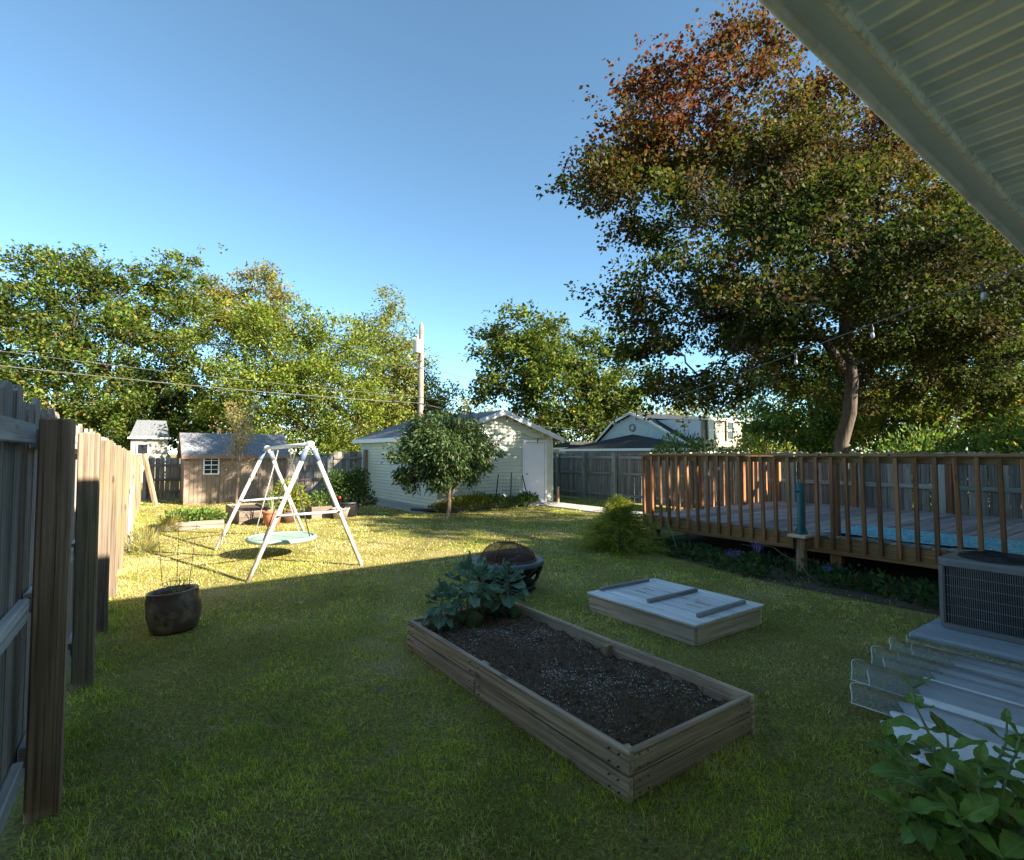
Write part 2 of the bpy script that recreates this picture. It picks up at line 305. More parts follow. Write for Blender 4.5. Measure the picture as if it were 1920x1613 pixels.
# ------------------------------------------------------------------ mesh helpers
class MB:
    def __init__(s): s.v = []; s.f = []; s.sm = []
    def add(s, vs, fs, smooth=False):
        o = len(s.v); s.v += [tuple(p) for p in vs]
        for f in fs: s.f.append(tuple(i + o for i in f)); s.sm.append(smooth)
    def box(s, c, d, rot=None):
        hx, hy, hz = d[0] / 2, d[1] / 2, d[2] / 2
        P = [Vector((x, y, z)) for x in (-hx, hx) for y in (-hy, hy) for z in (-hz, hz)]
        if rot is not None:
            M = rot if isinstance(rot, Matrix) else Euler(rot).to_matrix()
            P = [M @ p for p in P]
        s.add([p + Vector(c) for p in P], [(0, 1, 3, 2), (4, 6, 7, 5), (0, 4, 5, 1), (2, 3, 7, 6), (0, 2, 6, 4), (1, 5, 7, 3)])
        return s
    def bar(s, a, b, wd, th, up=(0, 0, 1)):
        a, b = Vector(a), Vector(b); d = (b - a); L = d.length; d.normalize(); u = Vector(up)
        sd_ = d.cross(u).normalized(); u = sd_.cross(d)
        M = Matrix((d, sd_, u)).transposed()
        return s.box((a + b) / 2, (L, wd, th), M)
    def tube(s, pts, rad, n=8, caps=True, smooth=True):
        pts = [Vector(p) for p in pts]
        if isinstance(rad, (int, float)): rad = [rad] * len(pts)
        vs_ = []; ref = None
        for i, p in enumerate(pts):
            d = (pts[min(i + 1, len(pts) - 1)] - pts[max(i - 1, 0)]).normalized()
            if ref is None:
                ref = d.orthogonal().normalized()
            ref = (ref - d * ref.dot(d)).normalized(); o = d.cross(ref)
            for k in range(n):
                a = 2 * math.pi * k / n
                vs_.append(p + (ref * math.cos(a) + o * math.sin(a)) * rad[i])
        fs = []
        for i in range(len(pts) - 1):
            for k in range(n):
                k2 = (k + 1) % n
                fs.append((i * n + k, i * n + k2, (i + 1) * n + k2, (i + 1) * n + k))
        s.add(vs_, fs, smooth)
        if caps:
            o = len(s.v) - len(vs_)
            s.f.append(tuple(o + k for k in reversed(range(n)))); s.sm.append(False)
            s.f.append(tuple(o + (len(pts) - 1) * n + k for k in range(n))); s.sm.append(False)
        return s
    def lathe(s, prof, n=32, c=(0, 0, 0), smooth=True):
        vs_ = []; fs = []
        for (r, z) in prof:
            for k in range(n):
                a = 2 * math.pi * k / n
                vs_.append((c[0] + r * math.cos(a), c[1] + r * math.sin(a), c[2] + z))
        for i in range(len(prof) - 1):
            for k in range(n):
                k2 = (k + 1) % n
                fs.append((i * n + k, i * n + k2, (i + 1) * n + k2, (i + 1) * n + k))
        s.add(vs_, fs, smooth); return s
    def ring(s, c, r, rad, n=28, m=6, normal='z'):
        pts = []
        for k in range(n + 1):
            a = 2 * math.pi * k / n
            p = (r * math.cos(a), r * math.sin(a), 0) if normal == 'z' else ((r * math.cos(a), 0, r * math.sin(a)) if normal == 'y' else (0, r * math.cos(a), r * math.sin(a)))
            pts.append((c[0] + p[0], c[1] + p[1], c[2] + p[2]))
        return s.tube(pts, rad, m, caps=False)
    def prism(s, poly, y0, y1, plane='xz'):
        n = len(poly)
        def P(u, v_, t_): return (u, t_, v_) if plane == 'xz' else ((t_, u, v_) if plane == 'yz' else (u, v_, t_))
        vs_ = [P(u, v_, y0) for u, v_ in poly] + [P(u, v_, y1) for u, v_ in poly]
        fs = [tuple(range(n)), tuple(reversed(range(n, 2 * n)))]
        for i in range(n):
            j = (i + 1) % n; fs.append((i, i + n, j + n, j))
        s.add(vs_, fs); return s
    def mesh(s, name):
        me = bpy.data.meshes.new(name); me.from_pydata(s.v, [], s.f)
        me.polygons.foreach_set('use_smooth', s.sm)
        bm = bmesh.new(); bm.from_mesh(me); bmesh.ops.recalc_face_normals(bm, faces=bm.faces); bm.to_mesh(me); bm.free()
        me.update(); return me
    def build(s, name, mat, parent=None, loc=(0, 0, 0), rot=(0, 0, 0)):
        me = s.mesh(name); me.materials.append(MT[mat] if isinstance(mat, str) else mat)
        return link(name, me, parent, loc, rot)
def link(name, me, parent=None, loc=(0, 0, 0), rot=(0, 0, 0), scale=None):
    o = bpy.data.objects.new(name, me); COL.objects.link(o); o.location = loc; o.rotation_euler = rot
    if scale: o.scale = scale
    if parent: o.parent = parent
    return o
def tag(o, label=None, cat=None, group=None, kind=None):
    if label: o['label'] = label
    if cat: o['category'] = cat
    if group: o['group'] = group
    if kind: o['kind'] = kind
    return o
def thing(name, loc, label, cat, group=None, rz=0):
    o = bpy.data.objects.new(name, None); COL.objects.link(o); o.location = loc; o.rotation_euler = (0, 0, rz)
    o.empty_display_size = 0.1
    return tag(o, label, cat, group)
_bc = {}
def board(name, size, mat, parent, loc, rot=(0, 0, 0), bev=0.004):
    key = (round(size[0], 3), round(size[1], 3), round(size[2], 3), mat, bev)
    if key not in _bc:
        bm = bmesh.new(); bmesh.ops.create_cube(bm, size=1.0)
        for v in bm.verts: v.co = Vector((v.co.x * size[0], v.co.y * size[1], v.co.z * size[2]))
        if bev: bmesh.ops.bevel(bm, geom=list(bm.edges), offset=min(bev, min(size) * 0.3), segments=1, affect='EDGES')
        me = bpy.data.meshes.new(name); bm.to_mesh(me); bm.free(); me.materials.append(MT[mat]); _bc[key] = me
    return link(name, _bc[key], parent, loc, rot)
_pc = {}
def picket_mesh(w_, th, h_, mat):
    key = (w_, th, round(h_, 2), mat)
    if key not in _pc:
        c = w_ * 0.22
        b = MB().prism([(-w_ / 2, 0), (w_ / 2, 0), (w_ / 2, h_ - c), (w_ / 2 - c, h_), (-w_ / 2 + c, h_), (-w_ / 2, h_ - c)], -th / 2, th / 2)
        me = b.mesh('picket'); me.materials.append(MT[mat]); _pc[key] = me
    return _pc[key]
def np_mesh(name, verts, tris, cols=None, mat=None, smooth=False):
    me = bpy.data.meshes.new(name); n = len(verts); f = len(tris)
    me.vertices.add(n); me.vertices.foreach_set('co', np.asarray(verts, np.float32).ravel())
    me.loops.add(f * 3); me.loops.foreach_set('vertex_index', np.asarray(tris, np.int32).ravel())
    me.polygons.add(f); me.polygons.foreach_set('loop_start', np.arange(f, dtype=np.int32) * 3)
    try: me.polygons.foreach_set('loop_total', np.full(f, 3, np.int32))
    except Exception: pass
    me.update(calc_edges=True)
    if cols is not None:
        a = me.color_attributes.new('Col', 'FLOAT_COLOR', 'POINT')
        a.data.foreach_set('color', np.concatenate([cols, np.ones((n, 1))], 1).astype(np.float32).ravel())
    if mat: me.materials.append(MT[mat] if isinstance(mat, str) else mat)
    if smooth: me.polygons.foreach_set('use_smooth', np.ones(f, bool))
    return me
def unit(a): return a / np.maximum(np.linalg.norm(a, axis=-1, keepdims=True), 1e-9)
def leaf_arrays(pos, axis, nrm, L, W, col, fold=0.18):
    axis = unit(axis); side = unit(np.cross(axis, nrm)); up = np.cross(side, axis)
    L = L[:, None]; W = W[:, None]
    b = pos; t_ = pos + axis * L
    l = pos + axis * L * 0.45 + side * W / 2 + up * W * fold
    r = pos + axis * L * 0.45 - side * W / 2 + up * W * fold
    n = len(pos); V = np.stack([b, r, t_, l], 1).reshape(-1, 3)
    i = np.arange(n)[:, None] * 4
    T = np.concatenate([i + np.array([[0, 1, 2]]), i + np.array([[0, 2, 3]])], 1).reshape(-1, 3)
    return V, T, np.repeat(col, 4, 0)
def nz(p, s, seed=0):
    r = np.random.default_rng(seed); o = np.zeros(len(p))
    for k in range(4):
        f = r.normal(size=3); f /= np.linalg.norm(f); g = r.normal(size=3); g /= np.linalg.norm(g)
        q = s * (1 + 0.6 * k)
        o += np.sin(p @ f * q + r.uniform(0, 6)) * np.sin(p @ g * q * 1.3 + r.uniform(0, 6)) / (1 + 0.3 * k)
    return o / 2.2

# ------------------------------------------------------------------ vegetation builders
def jitter_cols(base, n, v=0.25, h=0.12):
    c = base * (1 + RNG.uniform(-v, v, (n, 1))); c = c * (1 + RNG.uniform(-h, h, (n, 3)))
    return np.clip(c, 0.002, 1)
def curve_pts(a, b, sag=0.0, n=6, wob=0.0):
    a, b = np.asarray(a, float), np.asarray(b, float); out = []
    L = np.linalg.norm(b - a)
    for i in range(n):
        t_ = i / (n - 1); p = a + (b - a) * t_; p = p + np.array([0, 0, sag * L * math.sin(math.pi * t_)])
        if 0 < i < n - 1: p = p + RNG.normal(size=3) * wob * L
        out.append(p)
    return out
def tree(name, label, cat, group, base, fork, tr, blobs, n_tips, per, sig, leaf, colf, bark='bark', gate=0.0, gs=1.2, droop=0.3, shell=2.2, asp=0.62, limb_r=0.35, twigs=10, lmat='leaf', cl=14, cs=0.6, limbs=()):
    """base/fork: trunk bottom and main fork; blobs: (centre, radii) of the foliage masses"""
    root = thing(name, tuple(base), label, cat, group)
    b0 = np.asarray(base, float); wd = MB()
    fk = np.asarray(fork, float)
    tp = curve_pts(b0 + [0, 0, -0.15], fk, 0, 6, 0.022)
    rr = [tr * (1.35 if i == 0 else 1 - 0.07 * i) for i in range(6)]
    wd.tube([p - b0 for p in tp], rr, 12)
    for pts_, ra, rb_ in limbs:
        wd.tube([np.asarray(p) - b0 for p in pts_], list(np.linspace(ra, rb_, len(pts_))), 9)
    V, T, Cc = [], [], []; off = 0
    tot = sum(r_[0] * r_[1] * r_[2] for _, r_ in blobs)
    # main limbs first from fork, the others from the nearest limb
    nodes = [(fk, tr * 0.75)]
    order = sorted(range(len(blobs)), key=lambda i: np.linalg.norm(blobs[i][0] - fk))
    for i in order:
        c, r_ = blobs[i]
        cand = sorted(nodes, key=lambda q: np.linalg.norm(q[0] - c) + 0.25 * np.linalg.norm(q[0] - fk) + (5 if q[0][2] > c[2] + 1.5 else 0))[0]
        r0 = max(cand[1] * 0.72, 0.025); r1 = max(r0 * 0.5, 0.018)
        pts = curve_pts(cand[0], c, 0.06, 6, 0.03)
        wd.tube([p - b0 for p in pts], list(np.linspace(r0, r1, 6)), 7)
        nodes += [(pts[3], r0 * 0.8), (pts[5], r1)]
        nt_ = max(6, int(n_tips * r_[0] * r_[1] * r_[2] / tot))
        # sprays: small flat clumps scattered through the outer part of each mass, twig tips inside them
        nc = max(5, int(nt_ / cl)); u = unit(RNG.normal(size=(nc, 3))); rad = RNG.uniform(0, 1, (nc, 1)) ** (1 / shell)
        cc_ = c + u * rad * np.array(r_) * (1 + 0.25 * nz(u * 3.0, 1.3, i)[:, None])
        cc_ = cc_[nz(cc_, gs, 11) + RNG.normal(size=nc) * 0.12 > -0.5 + gate]
        if len(cc_) == 0: continue
        cr = cs * RNG.uniform(0.6, 1.35, (len(cc_), 1))
        tips = np.repeat(cc_, cl, 0) + np.repeat(cr, cl, 0) * RNG.normal(size=(len(cc_) * cl, 3)) * [0.6, 0.6, 0.26]
        tips += np.repeat(u[:len(cc_)], cl, 0) * np.repeat(cr, cl, 0) * RNG.uniform(0, 0.5, (len(tips), 1))
        for q in tips[RNG.choice(len(tips), min(twigs, len(tips)), replace=False)] if len(tips) else []:
            s_ = pts[RNG.integers(3, 6)]
            wd.tube([p - b0 for p in curve_pts(s_, q, 0.05, 4, 0.04)], [r1 * 0.55, r1 * 0.4, r1 * 0.28, 0.006], 5, caps=False)
        n = len(tips) * per
        if n == 0: continue
        tb = np.repeat(tips, per, 0); out = unit(np.repeat(unit(tips - c), per, 0) + RNG.normal(size=(n, 3)) * 0.8 + [0, 0, -droop])
        pos = tb + RNG.normal(size=(n, 3)) * sig
        nr = unit(RNG.normal(size=(n, 3)) * 0.7 + [0, 0, 0.9])
        L = leaf * RNG.uniform(0.65, 1.25, n); W = L * asp * RNG.uniform(0.8, 1.15, n)
        tipc = np.repeat(np.repeat(RNG.uniform(0.7, 1.3, (len(cc_), 1)), cl, 0), per, 0)
        col = np.clip(colf(pos, i) * tipc, 0.002, 1)
        v, t_, cc = leaf_arrays(pos - b0, out, nr, L, W, col)
        V.append(v); T.append(t_ + off); Cc.append(cc); off += len(v)
    wd.build('trunk', bark, root)
    link('crown', np_mesh('crown', np.concatenate(V), np.concatenate(T), np.concatenate(Cc), lmat), root)
    return root
def palette(cols, wts, v=0.25):
    cols = np.array(cols) * 1.3; wts = np.array(wts, float) / sum(wts)
    def f(p, i):
        n = len(p); k = RNG.choice(len(cols), n, p=wts); return jitter_cols(cols[k], n, v)
    return f
def blobs_px(L):
    """(bearing x, bearing y, distance, half width, half height) -> world masses; depth as deep as wide"""
    out = []
    for px, py, d, rx, ry in L:
        a = rx * d / 1000; b_ = ry * d / 1000
        out.append((at(px, py, d), (a, a, b_)))
    return out
def bushel(parent, name, center, radii, n, leaf, colf, asp=0.5, up=0.5, lmat='leaf', shell=2.0, flat=False, gate=None):
    u = unit(RNG.normal(size=(n, 3)))
    if flat: u[:, 2] = np.abs(u[:, 2])
    rad = RNG.uniform(0, 1, (n, 1)) ** (1 / shell)
    pos = np.array(center) + u * rad * np.array(radii) * (1 + 0.2 * nz(u * 3, 1.5, n % 97)[:, None])
    if gate is not None: 
        k = nz(pos, gate, 5) > -0.35; pos = pos[k]; u = u[k]; n = len(pos)
    ax = unit(u + RNG.normal(size=(n, 3)) * 0.6 + [0, 0, up]); nr = unit(RNG.normal(size=(n, 3)) * 0.6 + [0, 0, 1])
    L = leaf * RNG.uniform(0.6, 1.3, n); col = np.clip(colf(pos, 0), 0.002, 1)
    V, T, C_ = leaf_arrays(pos, ax, nr, L, L * asp, col)
    return link(name, np_mesh(name, V, T, C_, lmat), parent)

# ================================================================== SETTING
g = MB(); g.add([(-700, -700, 0), (700, -700, 0), (700, 700, 0), (-700, 700, 0)], [(0, 1, 2, 3)])
tag(g.build('ground', 'ground'), kind='structure')
# bare earth under and before the deck
g = MB(); g.add([(6.75, -1.2, 0.006), (12.9, -1.2, 0.006), (12.9, 6.9, 0.006), (7.3, 6.7, 0.006), (6.85, 5.2, 0.006), (6.55, 3.6, 0.006)], [(0, 1, 2, 3, 4, 5)])
tag(g.build('soil_strip', 'earth'), kind='structure')
# path: poured slabs
path = bpy.data.objects.new('path', None); COL.objects.link(path); path.location = (10.8, 10.1, 0); tag(path, kind='structure')
for i in range(6):
    board('slab', (1.02, 1.08, 0.09), 'concrete', path, (random.uniform(-.01, .01), -2.75 + i * 1.1, -0.012 + random.uniform(-.004, .004)), (random.uniform(-.004, .004), 0, 0), 0.012)
apron = bpy.data.objects.new('pavement', None); COL.objects.link(apron); apron.location = (6.62, 16.5, 0); tag(apron, kind='structure')
for i in range(6):
    board('slab', (0.62, 1.06, 0.07), 'concrete', apron, (0, -2.7 + i * 1.08, -0.01 + random.uniform(-.004, .004)), (0, 0, 0), 0.012)

# ------------------------------------------------------------------ own house: eave overhead, wall behind the camera
EX0, EX1, EY, EZ = -3.0, 17.5, 1.13, 3.36
house = thing('house', (0.026, -0.134, 0), 'house eave overhead with sage green ribbed soffit and gutter lip', 'house', rz=R(1.24))
MB().box(((EX0 + EX1) / 2, -0.72, 1.7), (EX1 - EX0 - 0.6, 0.2, 3.4)).build('wall', 'house_wall', house)
rf = MB()
yr, zr = -4.6, EZ + 0.2 + 5.7 * 0.36
rf.prism([(EY + 0.05, EZ + 0.13), (yr, zr), (-10.3, EZ + 0.13), (-10.3, EZ + 0.06), (yr, zr - 0.1), (EY + 0.05, EZ + 0.09)], EX0, EX1, 'yz')
rf.build('roof', 'shingle_blue', house)
# gutter lip, frieze band, ledge
lip = MB(); lip.tube([(EX0, EY, EZ - 0.005), (EX1, EY, EZ - 0.005)], 0.022, 10)
lip.box(((EX0 + EX1) / 2, EY + 0.012, EZ + 0.05), (EX1 - EX0, 0.02, 0.11)); lip.build('gutter_lip', 'lip', house)
MB().box(((EX0 + EX1) / 2, EY - 0.07, EZ + 0.012), (EX1 - EX0, 0.10, 0.02)).build('frieze', 'frieze', house)
lg = MB(); lg.prism([(EY - 0.115, EZ + 0.004), (EY - 0.145, EZ - 0.010), (EY - 0.158, EZ + 0.008), (EY - 0.158, EZ + 0.03), (EY - 0.115, EZ + 0.03)], EX0, EX1, 'yz')
lg.build('ledge', 'ledge', house)
x = EX0; k = 0
def soffit_mesh(matn):
    b = MB(); wd = 0.118
    b.prism([(-wd / 2, 0.012), (-wd / 2 + 0.012, 0.0), (wd / 2 - 0.020, 0.0), (wd / 2 - 0.015, -0.012), (wd / 2 - 0.004, -0.012), (wd / 2, 0.02), (-wd / 2, 0.02)], -0.86, 0.86)
    me = b.mesh('soffit_panel'); me.materials.append(MT[matn]); return me
sm1, sm2 = soffit_mesh('soffit'), soffit_mesh('soffit_pebble')
k = 0
for i in range(62):
    xx = 1.1 + i * 0.1185
    link('soffit_panel', sm2 if (i % 4) in (0, 1) else sm1, house, (xx, EY - 0.150 - 0.86, EZ + 0.03))
MB().box(((EX0 + 1.03) / 2, EY - 0.150 - 0.86, EZ + 0.045), (1.03 - EX0, 1.72, 0.02)).build('soffit', 'soffit', house)
MB().box(((8.4 + EX1) / 2, EY - 0.150 - 0.86, EZ + 0.045), (EX1 - 8.4, 1.72, 0.02)).build('soffit', 'soffit', house)

# ------------------------------------------------------------------ left fence
fl = thing('fence', (-0.3, 3.2, 0), 'tall weathered plank fence with thick square posts and three grey rails', 'fence')
def fx(y): return -0.29 + 0.027 * (y - 3.2)
def ftop(y): return 1.96 - 0.018 * (y - 3.2)
def L(p): return (p[0] + 0.3, p[1] - 3.2, p[2])
posts_y = [1.72, 3.25, 4.82, 6.2, 7.6, 9.1, 10.6, 12.1, 13.6, 15.1, 16.6, 18.1, 19.6, 20.9]
for i, y in enumerate(posts_y):
    h_ = ftop(y) - 0.17 + random.uniform(-.015, .015)
    board('post', (0.122, 0.122, round(h_ + 0.3, 2)), 'fence_post_grey' if i < 2 else 'fence_post', fl, L((fx(y), y, h_ / 2 - 0.15)), (random.uniform(-.008, .008), random.uniform(-.006, .006), random.uniform(-.03, .03)), 0.008)
for i in range(len(posts_y) - 1):
    y0, y1 = posts_y[i] + 0.07, posts_y[i + 1] - 0.07
    for zz in (0.24, 0.94, ftop(y0) - 0.27):
        board('rail', (0.04, round(y1 - y0 + 0.02, 2), 0.09), 'fence_rail', fl, L((fx((y0 + y1) / 2) - 0.085, (y0 + y1) / 2, zz + random.uniform(-.01, .01))), (random.uniform(-.004, .004), 0, -0.027), 0.004)
y = 0.9
while y < 21.6:
    h_ = round((ftop(y) - 0.14 + random.choice([-.03, -.015, 0, .015, .03])) * 50) / 50
    link('picket', picket_mesh(0.138, 0.02, h_, 'fence_near'), fl, L((fx(y) - 0.118 + random.uniform(-.004, .004), y, 0.05)), (random.uniform(-.006, .006), random.uniform(-.008, .008), R(90) - 0.027 + random.uniform(-.02, .02)))
    y += 0.142 + (0.012 if random.random() < 0.15 else 0.002)
# white panel and leaning brace
wb = thing('white_board', (-0.02, 11.4, 0), 'white painted board standing against the plank fence', 'board')
board('panel', (0.03, 1.25, 1.25), 'white_board', wb, (0, 0, 0.64), (0, R(-3), -0.027), 0.006)
board('cleat', (0.03, 1.1, 0.06), 'white_board', wb, (0.035, 0, 1.0), (0, R(-3), -0.027), 0.004)
br = MB(); br.bar((0, 0, 0), (-0.33, 0.25, 1.6), 0.12, 0.09)
b_ = br.build('brace_post', 'raw_z', None, (0.62, 19.9, 0)); tag(b_, 'bare timber prop leaning on the far end of the plank fence', 'prop')

# ------------------------------------------------------------------ back fence + gate
fb = thing('fence', (0.3, 22.0, 0), 'low dark back fence behind the tan shed', 'fence')
def back_section(par, x0, x1, yy, h_, ox, oy, mat='fence_far'):
    n = int((x1 - x0) / 0.145)
    for i in range(n):
        hh = round((h_ + random.uniform(-.03, .02)) * 50) / 50
        link('picket', picket_mesh(0.135, 0.02, hh, mat), par, (x0 + (i + .5) * 0.145 - ox, yy - oy + random.uniform(-.004, .004), 0.06), (0, random.uniform(-.012, .012), 0))
    m_ = max(1, round((x1 - x0) / 2.0))
    for k_ in range(m_ + 1):
        board('post', (0.1, 0.1, h_ + 0.1), 'fence_far_post', par, (x0 + (x1 - x0) * k_ / m_ - ox, yy - oy - 0.11, h_ / 2), (0, 0, 0), 0.006)
    for k_ in range(m_):
        for zz in (0.3, h_ * 0.5, h_ - 0.22):
            a = x0 + (x1 - x0) * k_ / m_ + 0.05; c = x0 + (x1 - x0) * (k_ + 1) / m_ - 0.05
            board('rail', (round(c - a, 2), 0.04, 0.09), 'fence_rail_x', par, ((a + c) / 2 - ox, yy - oy - 0.035, zz), (0, 0, 0), 0.004)
back_section(fb, 0.35, 1.55, 22.0, 1.42, 0.3, 22.0)
back_section(fb, 1.75, 7.3, 22.0, 1.5, 0.3, 22.0)
gt = thing('gate', (6.36, 18.85, 0), 'dark wooden gate with diagonal brace between back fence and garage corner', 'gate')
for i in range(7):
    link('picket', picket_mesh(0.135, 0.02, 1.62, 'fence_far'), gt, (-0.55 + i * 0.142, 0, 0.06), (0, random.uniform(-.01, .01), 0))
for zz in (0.35, 1.45): board('rail', (1.0, 0.04, 0.09), 'fence_rail_x', gt, (-0.12, -0.035, zz), (0, 0, 0), 0.004)
dg = MB(); dg.bar((-0.55, -0.04, 0.42), (0.34, -0.04, 1.4), 0.035, 0.09); dg.build('brace', 'fence_rail_x', gt)
board('post', (0.12, 0.12, 1.75), 'fence_post_grey', gt, (0.52, 0, 0.87), (0, 0, 0), 0.006)
board('post', (0.1, 0.1, 1.6), 'fence_far_post', gt, (-0.72, 0, 0.8), (0, 0, 0), 0.006)
fg = thing('fence', (4.4, 18.9, 0), 'short grey fence run between the tan shed and the gate', 'fence')
back_section(fg, 4.5, 5.55, 18.9, 1.45, 4.4, 18.9)

# ------------------------------------------------------------------ right fence behind the deck
fr_ = thing('fence', (12.95, 10, 0), 'long grey green plank fence behind the deck and beside the garage', 'fence')
yy = 19.6
while yy > -1.5:
    hh = round((1.585 + random.uniform(-.03, .03)) * 50) / 50
    link('picket', picket_mesh(0.138, 0.02, hh, 'fence_far'), fr_, (0.09, yy - 10, 0.05), (random.uniform(-.01, .01), 0, R(90) + random.uniform(-.03, .03)))
    yy -= 0.142 + (0.014 if random.random() < 0.2 else 0.003)
ry = [19.6 - 1.45 * i for i in range(15)]
for i, y in enumerate(ry):
    board('post', (0.11, 0.11, 1.72), 'fence_far_post', fr_, (-0.04, y - 10, 0.78), (random.uniform(-.01, .01), random.uniform(-.01, .01), 0), 0.006)
for i in range(len(ry) - 1):
    for zz in (0.25, 0.95, 1.48):
        board('rail', (0.04, 1.33, 0.09), 'fence_far_rail', fr_, (0.05, (ry[i] + ry[i + 1]) / 2 - 10, zz), (0, 0, 0), 0.004)

# ------------------------------------------------------------------ garage
GX0, GX1, GY0, GY1, GW, GP = 6.98, 11.1, 13.4, 19.6, 2.12, 2.84
gar = thing('garage', (GX0, GY0, 0), 'sage green sided garage with white fascia and white side door', 'garage')
def gl(x, y, z): return (x - GX0, y - GY0, z)
gw = GX1 - GX0; gd = GY1 - GY0; gm = gw / 2
core = MB(); core.prism([(0.03, 0), (gw - 0.03, 0), (gw - 0.03, GW), (gm, GP - 0.06), (0.03, GW)], 0.03, gd - 0.03)
core.build('wall', 'siding', gar)
def lap(b, p0, p1, z0, z1, out):
    """one siding course from p0 to p1 (xy), tilted: proud at the bottom"""
    o = Vector(out); a, c = Vector((*p0, 0)), Vector((*p1, 0))
    v = [a + o * 0.0 + Vector((0, 0, z1)), c + Vector((0, 0, z1)), c + o * 0.030 + Vector((0, 0, z0 + 0.014)), a + o * 0.030 + Vector((0, 0, z0 + 0.014)),
         c + o * 0.026 + Vector((0, 0, z0)), a + o * 0.026 + Vector((0, 0, z0)), c + Vector((0, 0, z0)), a + Vector((0, 0, z0))]
    b.add(v, [(0, 1, 2, 3), (3, 2, 4, 5), (5, 4, 6, 7)])
fs_ = MB(); CO = 0.105
DX0, DX1, DZ = 2.98, 3.82, 1.95
z = 0.08
while z < GP - 0.1:
    z1 = z + CO
    zt = z + CO * 0.5
    e = 0.0 if zt <= GW else (zt - GW) / (GP - GW) * gm
    a, c = e + 0.01, gw - e - 0.01
    if c - a > 0.05:
        if zt < DZ:
            lap(fs_, (a, 0), (DX0, 0), z, z1, (0, -1, 0)); lap(fs_, (DX1, 0), (c, 0), z, z1, (0, -1, 0))
        else: lap(fs_, (a, 0), (c, 0), z, z1, (0, -1, 0))
    z = z1
fs_.build('siding', 'siding', gar, (0, 0, 0))
ss = MB(); z = 0.08
while z < GW - 0.03:
    lap(ss, (0, gd), (0, 0), z, z + CO, (-1, 0, 0)); z += CO
ss.build('siding', 'siding', gar)
ss = MB(); z = 0.08
while z < GW - 0.03:
    lap(ss, (gw, 0), (gw, gd), z, z + CO, (1, 0, 0)); z += CO
ss.build('siding', 'siding', gar)
for xx in (-0.004, gw + 0.004): board('corner_trim', (0.07, 0.07, GW), 'siding', gar, (xx, -0.004, GW / 2 + 0.02), (0, 0, 0), 0.006)
# roof slabs, overhang
OV, OH = 0.26, 0.28
sl = (GP - GW) / gm
for sgn in (-1, 1):
    n_ = 12
    for part_i in range(1):
        rb = MB()
        for k in range(n_):
            t0, t1 = k / n_, (k + 1) / n_
            x0 = gm + sgn * (gm + OV) * t0; x1 = gm + sgn * (gm + OV) * t1
            z0 = GP + 0.075 - abs(x0 - gm) * sl; z1_ = GP + 0.075 - abs(x1 - gm) * sl
            for q in range(1):
                rb.add([(x0, -OH - 0.02, z0 + 0.004), (x1, -OH - 0.02, z1_ + 0.016), (x1, gd + 0.2, z1_ + 0.016), (x0, gd + 0.2, z0 + 0.004), (x1, -OH - 0.02, z1_), (x1, gd + 0.2, z1_)],
                       [(0, 1, 2, 3), (1, 4, 5, 2)])
        rb.build('shingles', 'shingle_blue', gar)
    xa, xb = gm, gm + sgn * (gm + OV)
    za, zb = GP + 0.07, GP + 0.07 - (gm + OV) * sl
    rs = MB(); rs.prism([(xa, za), (xb, zb), (xb, zb - 0.05), (xa, za - 0.05)], -OH, gd + 0.19); rs.build('roof_deck', 'trim_white', gar)
    # rake fascia
    ff = MB(); ff.prism([(xa, za + 0.01), (xb + sgn * 0.02, zb + 0.01), (xb + sgn * 0.02, zb - 0.13), (xa, za - 0.14)], -OH - 0.035, -OH - 0.005); ff.build('rake_fascia', 'trim_white', gar)
    ef = MB(); ef.box((xb + sgn * 0.014, gd / 2 - 0.05, zb - 0.052), (0.025, gd + 0.45, 0.13)); ef.build('eave_fascia', 'trim_white', gar)
    es = MB(); es.prism([(xb, zb - 0.115), (gm + sgn * (gm + 0.02), zb - 0.115), (gm + sgn * (gm + 0.02), zb - 0.10), (xb, zb - 0.10)], -OH, gd + 0.15); es.build('soffit', 'siding', gar)
    so = MB(); so.prism([(xa, za - 0.055), (xb, zb - 0.055), (xb, zb - 0.07), (xa, za - 0.07)], -OH + 0.002, -0.02); so.build('soffit', 'siding', gar)
dr = board('door', (0.80, 0.045, 1.90), 'door_white', gar, (3.40, -0.005, 0.99), (0, 0, 0), 0.003)
kb = MB(); kb.lathe([(0, 0), (0.028, 0.004), (0.03, 0.03), (0.012, 0.04), (0.012, 0.06)], 14); kb.build('handle', 'steel_grey', dr, (-0.32, -0.085, -0.02), (R(-90), 0, 0))
for zz in (-0.7, 0.0, 0.7): board('hinge', (0.012, 0.012, 0.09), 'steel_grey', dr, (0.392, -0.026, zz), (0, 0, 0), 0.002)
for xx in (2.955, 3.845): board('door_frame', (0.085, 0.075, 1.99), 'trim_white', gar, (xx, -0.02, 1.0), (0, 0, 0), 0.004)
board('door_frame', (0.975, 0.078, 0.085), 'trim_white', gar, (3.40, -0.02, 2.0), (0, 0, 0), 0.004)
board('step', (1.0, 0.3, 0.06), 'concrete', gar, (3.4, -0.2, 0.03), (0, 0, 0), 0.01)

